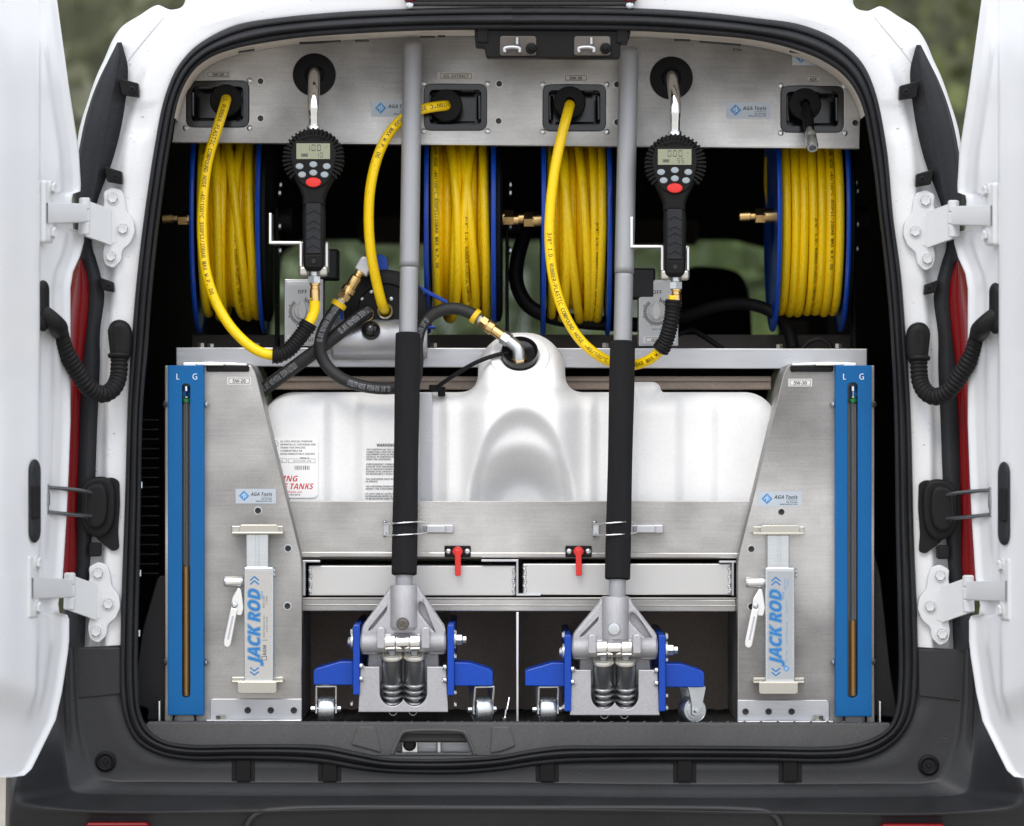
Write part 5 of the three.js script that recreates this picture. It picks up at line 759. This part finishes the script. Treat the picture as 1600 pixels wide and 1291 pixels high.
  // twin pump pistons, leaning forward at the foot
  for (const x of [612, 647.5]) {
    const top = P(X(x), 1022 + yk, Z + 0.006), bot = P(X(x) + 0.5, 1096 + yk * 0.6, Z - 0.026), d = bot.clone().sub(top), L = d.length();
    const p = mesh('pump_piston', lath([[0, -0.006], [0.0065, -0.006], [0.0065, 0.0], [0.010, 0.0], [0.0106, 0.0006], [0.0114, 0.0], [0.0155, 0.0005], [0.0172, 0.003], [0.0176, 0.005], [0.0165, 0.0062], [0.0162, 0.009], [0.0162, L * 0.56], [0.0155, L * 0.58]], top, d, 40), darkSteel, t);
    mesh('piston_cap', lath([[0.0068, -0.0002], [0.0105, -0.0006], [0.0108, 0.0002], [0.0155, -0.0002], [0.0174, 0.0026], [0.0179, 0.005], [0.0168, 0.0066]], top, d, 40), zincYellow, p);
    const dn = d.clone().normalize();
    const bands = []; for (let k = 0; k < 4; k++) bands.push(lath([[0.010, 0.0], [0.0148, 0.0004], [0.0176, 0.0026], [0.0181, 0.0042], [0.0168, 0.0062], [0.0138, 0.0082], [0.010, 0.0084]], top.clone().addScaledVector(dn, L * 0.56 + k * 0.0102), d, 40));
    bands.forEach((g) => mesh('spring_coil', g, darkSteel, p));
    mesh('piston_foot', cyl(top.clone().addScaledVector(dn, L * 0.55), bot, 0.0128, undefined, 28), darkSteel, p);
  }
  const dyp = side ? 5 : 0, nt = [[598, 1042], [596, 1070]]; const lobe = [];
  for (let k = 0; k <= 12; k++) { const aa = Math.PI - k * Math.PI * 0.83 / 12; lobe.push([613 + 20 * Math.cos(aa), 1082 + 22 * Math.sin(aa)]); }
  const right = lobe.slice().reverse().map((p) => [1260.5 - p[0], p[1]]);
  mesh('front_plate', ext([[563, 1042], [593, 1042], ...lobe, ...right, [667, 1042], [697, 1042], [700, 1113], [560, 1113]].map((p) => [X(p[0]), p[1] + dyp]), Z + 0.002, 0.012, { b: 0.0012 }), castSilver, t);
  mesh('base_casting', [ext([[575, 1020], [686, 1020], [690, 1112], [570, 1112]].map((p) => [X(p[0]), p[1] + dyp]), Z - 0.034, 0.05, { b: 0.002 })], castSilver, t);
  for (const x of [614, 645]) mesh('ring_clip', tube(circ(x, 1112, 6, 14, 6, 0.1, 3.0).map((p) => P(X(p[0]), p[1] + dyp, Z - 0.004)), 0.0006, { n: 24, m: 6 }), zincYellow, t);
  for (const [x0, x1] of [[551.5, 562], [699, 709.5]]) { const y0 = (side ? 993 : 977), y1 = side ? 1112 : (x0 < 600 ? 1086 : 1087); mesh('side_plate', pbox(X(x0), y0, X(x1), y1, Z + 0.008, 0.34, { r: 2, b: 0.0015 }), bluePaint, t); }
  mesh('outrigger', ext([[552, 1034], [532, 1034], [494, 1045], [490, 1048], [490, 1070], [552, 1071]].map((p) => [X(p[0]), p[1] + (side ? 2 : 0)]), Z - 0.006, 0.06, { r: 2, b: 0.0015 }), bluePaint, t);
  mesh('outrigger', ext([[709, 1035], [734, 1036], [765, 1046], [770, 1050], [770, 1072], [709, 1072]].map((p) => [X(p[0]), p[1] + (side ? 2 : 0)]), Z - 0.006, 0.06, { r: 2, b: 0.0015 }), bluePaint, t);
  for (const [x, y] of [[563.5, 1041], [563.5, 1061], [696, 1043], [696, 1063]]) fix(t, 'bolt', lath([[0, 0.95], [0.35, 0.95], [0.4, 1.1], [0.85, 0.9], [1.05, 0.5], [1.05, 0]], new V3(), ZP, 24), zinc, X(x), y + dyp, Z + 0.006, 4.6, 0, new V3(x < 600 ? 1 : -1, 0, 0.35));
  const yn = side ? 1016 : 1000;
  mesh('pivot_nut', [lath([[0, 0], [0.0135, 0], [0.0135, 0.003], [0.009, 0.003], [0.009, 0.012], [0.006, 0.014], [0.006, 0.019], [0, 0.019]], P(X(709.5), yn, Z - 0.02), XP, 6), lath([[0, 0], [0.014, 0], [0.014, 0.003], [0, 0.003]], P(X(709.5), yn, Z - 0.02), XP, 28)], zinc, t);
  mesh('pivot_nut', lath([[0, 0], [0.013, 0], [0.013, 0.003], [0.008, 0.004], [0.006, 0.008], [0, 0.0085]], P(X(551.5), yn + 3, Z - 0.02), new V3(-1, 0, 0), 24), zinc, t);
  for (const [x, y, s] of [[709.5, 1026, 1], [709.5, 1082, 1], [709.5, 1101, 1], [709.5, 990, 1], [551.5, 988, -1], [551.5, 1100, -1]]) { const m = mesh('bolt', hexG, zinc, t); m.position.copy(P(X(x), y + dyp, Z - 0.02)); m.scale.setScalar(0.0048); m.quaternion.setFromUnitVectors(ZP, new V3(s, 0, 0)); }
  if (side) { caster(t, 855.5, 1109, 0.12); caster(t, 1081, 1109, -1.15); } else { caster(t, 509.5, 1108, 0.05); caster(t, 753, 1109, 0.32); }
}
floorJack(0); floorJack(1);
{ const t = thing('spring_clip', 'small chrome clip hanging beside the centre divider on the floor', 'clip'); mesh('clip', [cyl(P(788, 1128, -0.09), P(791, 1108, -0.09), 0.0025), lath([[0, 0], [0.005, 0], [0.005, 0.004], [0, 0.006]], P(788, 1125, -0.085), YP), cyl(P(792, 1110, -0.09), P(796, 1090, -0.1), 0.0018)], chrome, t); }

// ---------------------------------------------------------------- ground and background
{
  const g = new THREE.PlaneGeometry(160, 160); g.rotateX(-Math.PI / 2); const uv = g.attributes.uv; for (let i = 0; i < uv.count; i++) uv.setXY(i, uv.getX(i) * 160, uv.getY(i) * 160);
  const m = mesh('ground', g, M({ map: dustMap(0.60, 0.575, 0.54, 0.3, 71), roughness: 0.9 }), scene); m.userData.kind = 'structure';
}
{ // wooded bank behind the van
  const rows = []; for (let i = 0; i <= 30; i++) { const r = []; for (let j = 0; j <= 60; j++) { const x = -16 + j * 32 / 60, f = i / 30, h = f * f * 9 + f * 2; r.push(new V3(x, h - 0.02 + 0.5 * (fbm(j / 60, f, 7, 5) - 0.5) * f, -8.5 - f * 5 + 0.8 * (fbm(j / 60, f, 5, 9) - 0.5))); } rows.push(r); }
  const m = mesh('hillside', grid(rows), M({ map: dustMap(0.30, 0.31, 0.23, 1.1, 73), roughness: 1 }), scene); m.userData.kind = 'structure';
  const leaf = new THREE.BufferGeometry(); leaf.setAttribute('position', new THREE.Float32BufferAttribute([0, 0, 0, 0.5, 0.4, 0.06, 0, 1, 0, -0.5, 0.4, 0.06, 0, 0.5, -0.04], 3)); leaf.setAttribute('uv', new THREE.Float32BufferAttribute([0, 0, 1, 0, 1, 1, 0, 1, 0.5, 0.5], 2)); leaf.setIndex([0, 1, 4, 1, 2, 4, 2, 3, 4, 3, 0, 4]); leaf.computeVertexNormals();
  const N = 60000, im = new THREE.InstancedMesh(leaf, M({ color: 0xffffff, roughness: 0.8 }), N), o = new THREE.Object3D(), col = new THREE.Color();
  const clumps = Array.from({ length: 190 }, () => ({ x: -7 + 14 * rnd(), y: 0, z: -6.6 - 3.6 * rnd(), r: 0.35 + 0.75 * rnd(), t: rnd() })); clumps.forEach((c) => { c.y = rnd() * 5.6; });
  for (let i = 0; i < N; i++) {
    const c = clumps[(rnd() * clumps.length) | 0], a = rnd() * 6.28, b = Math.acos(2 * rnd() - 1), r = c.r * Math.cbrt(rnd());
    o.position.set(c.x + r * Math.sin(b) * Math.cos(a), Math.max(0.05, c.y + r * Math.cos(b)), c.z + r * Math.sin(b) * Math.sin(a) * 0.7); o.rotation.set(rnd() * 3, rnd() * 6, rnd() * 3); o.scale.setScalar(0.04 + 0.07 * rnd()); o.updateMatrix(); im.setMatrixAt(i, o.matrix);
    const k = 0.6 + 0.8 * c.t * rnd() + 0.2 * rnd(), l = sst(0.6, -2.2, c.x); col.setRGB(lerp(0.12, 0.25, l) * k, lerp(0.14, 0.26, l) * k, lerp(0.05, 0.18, l) * k); im.setColorAt(i, col);
  }
  im.name = 'bushes'; im.userData = { label: 'olive green bushes out of focus on the slope behind the van', category: 'bushes', kind: 'stuff' }; im.castShadow = im.receiveShadow = true; scene.add(im);
}

settle();
renderer.render(scene, camera);
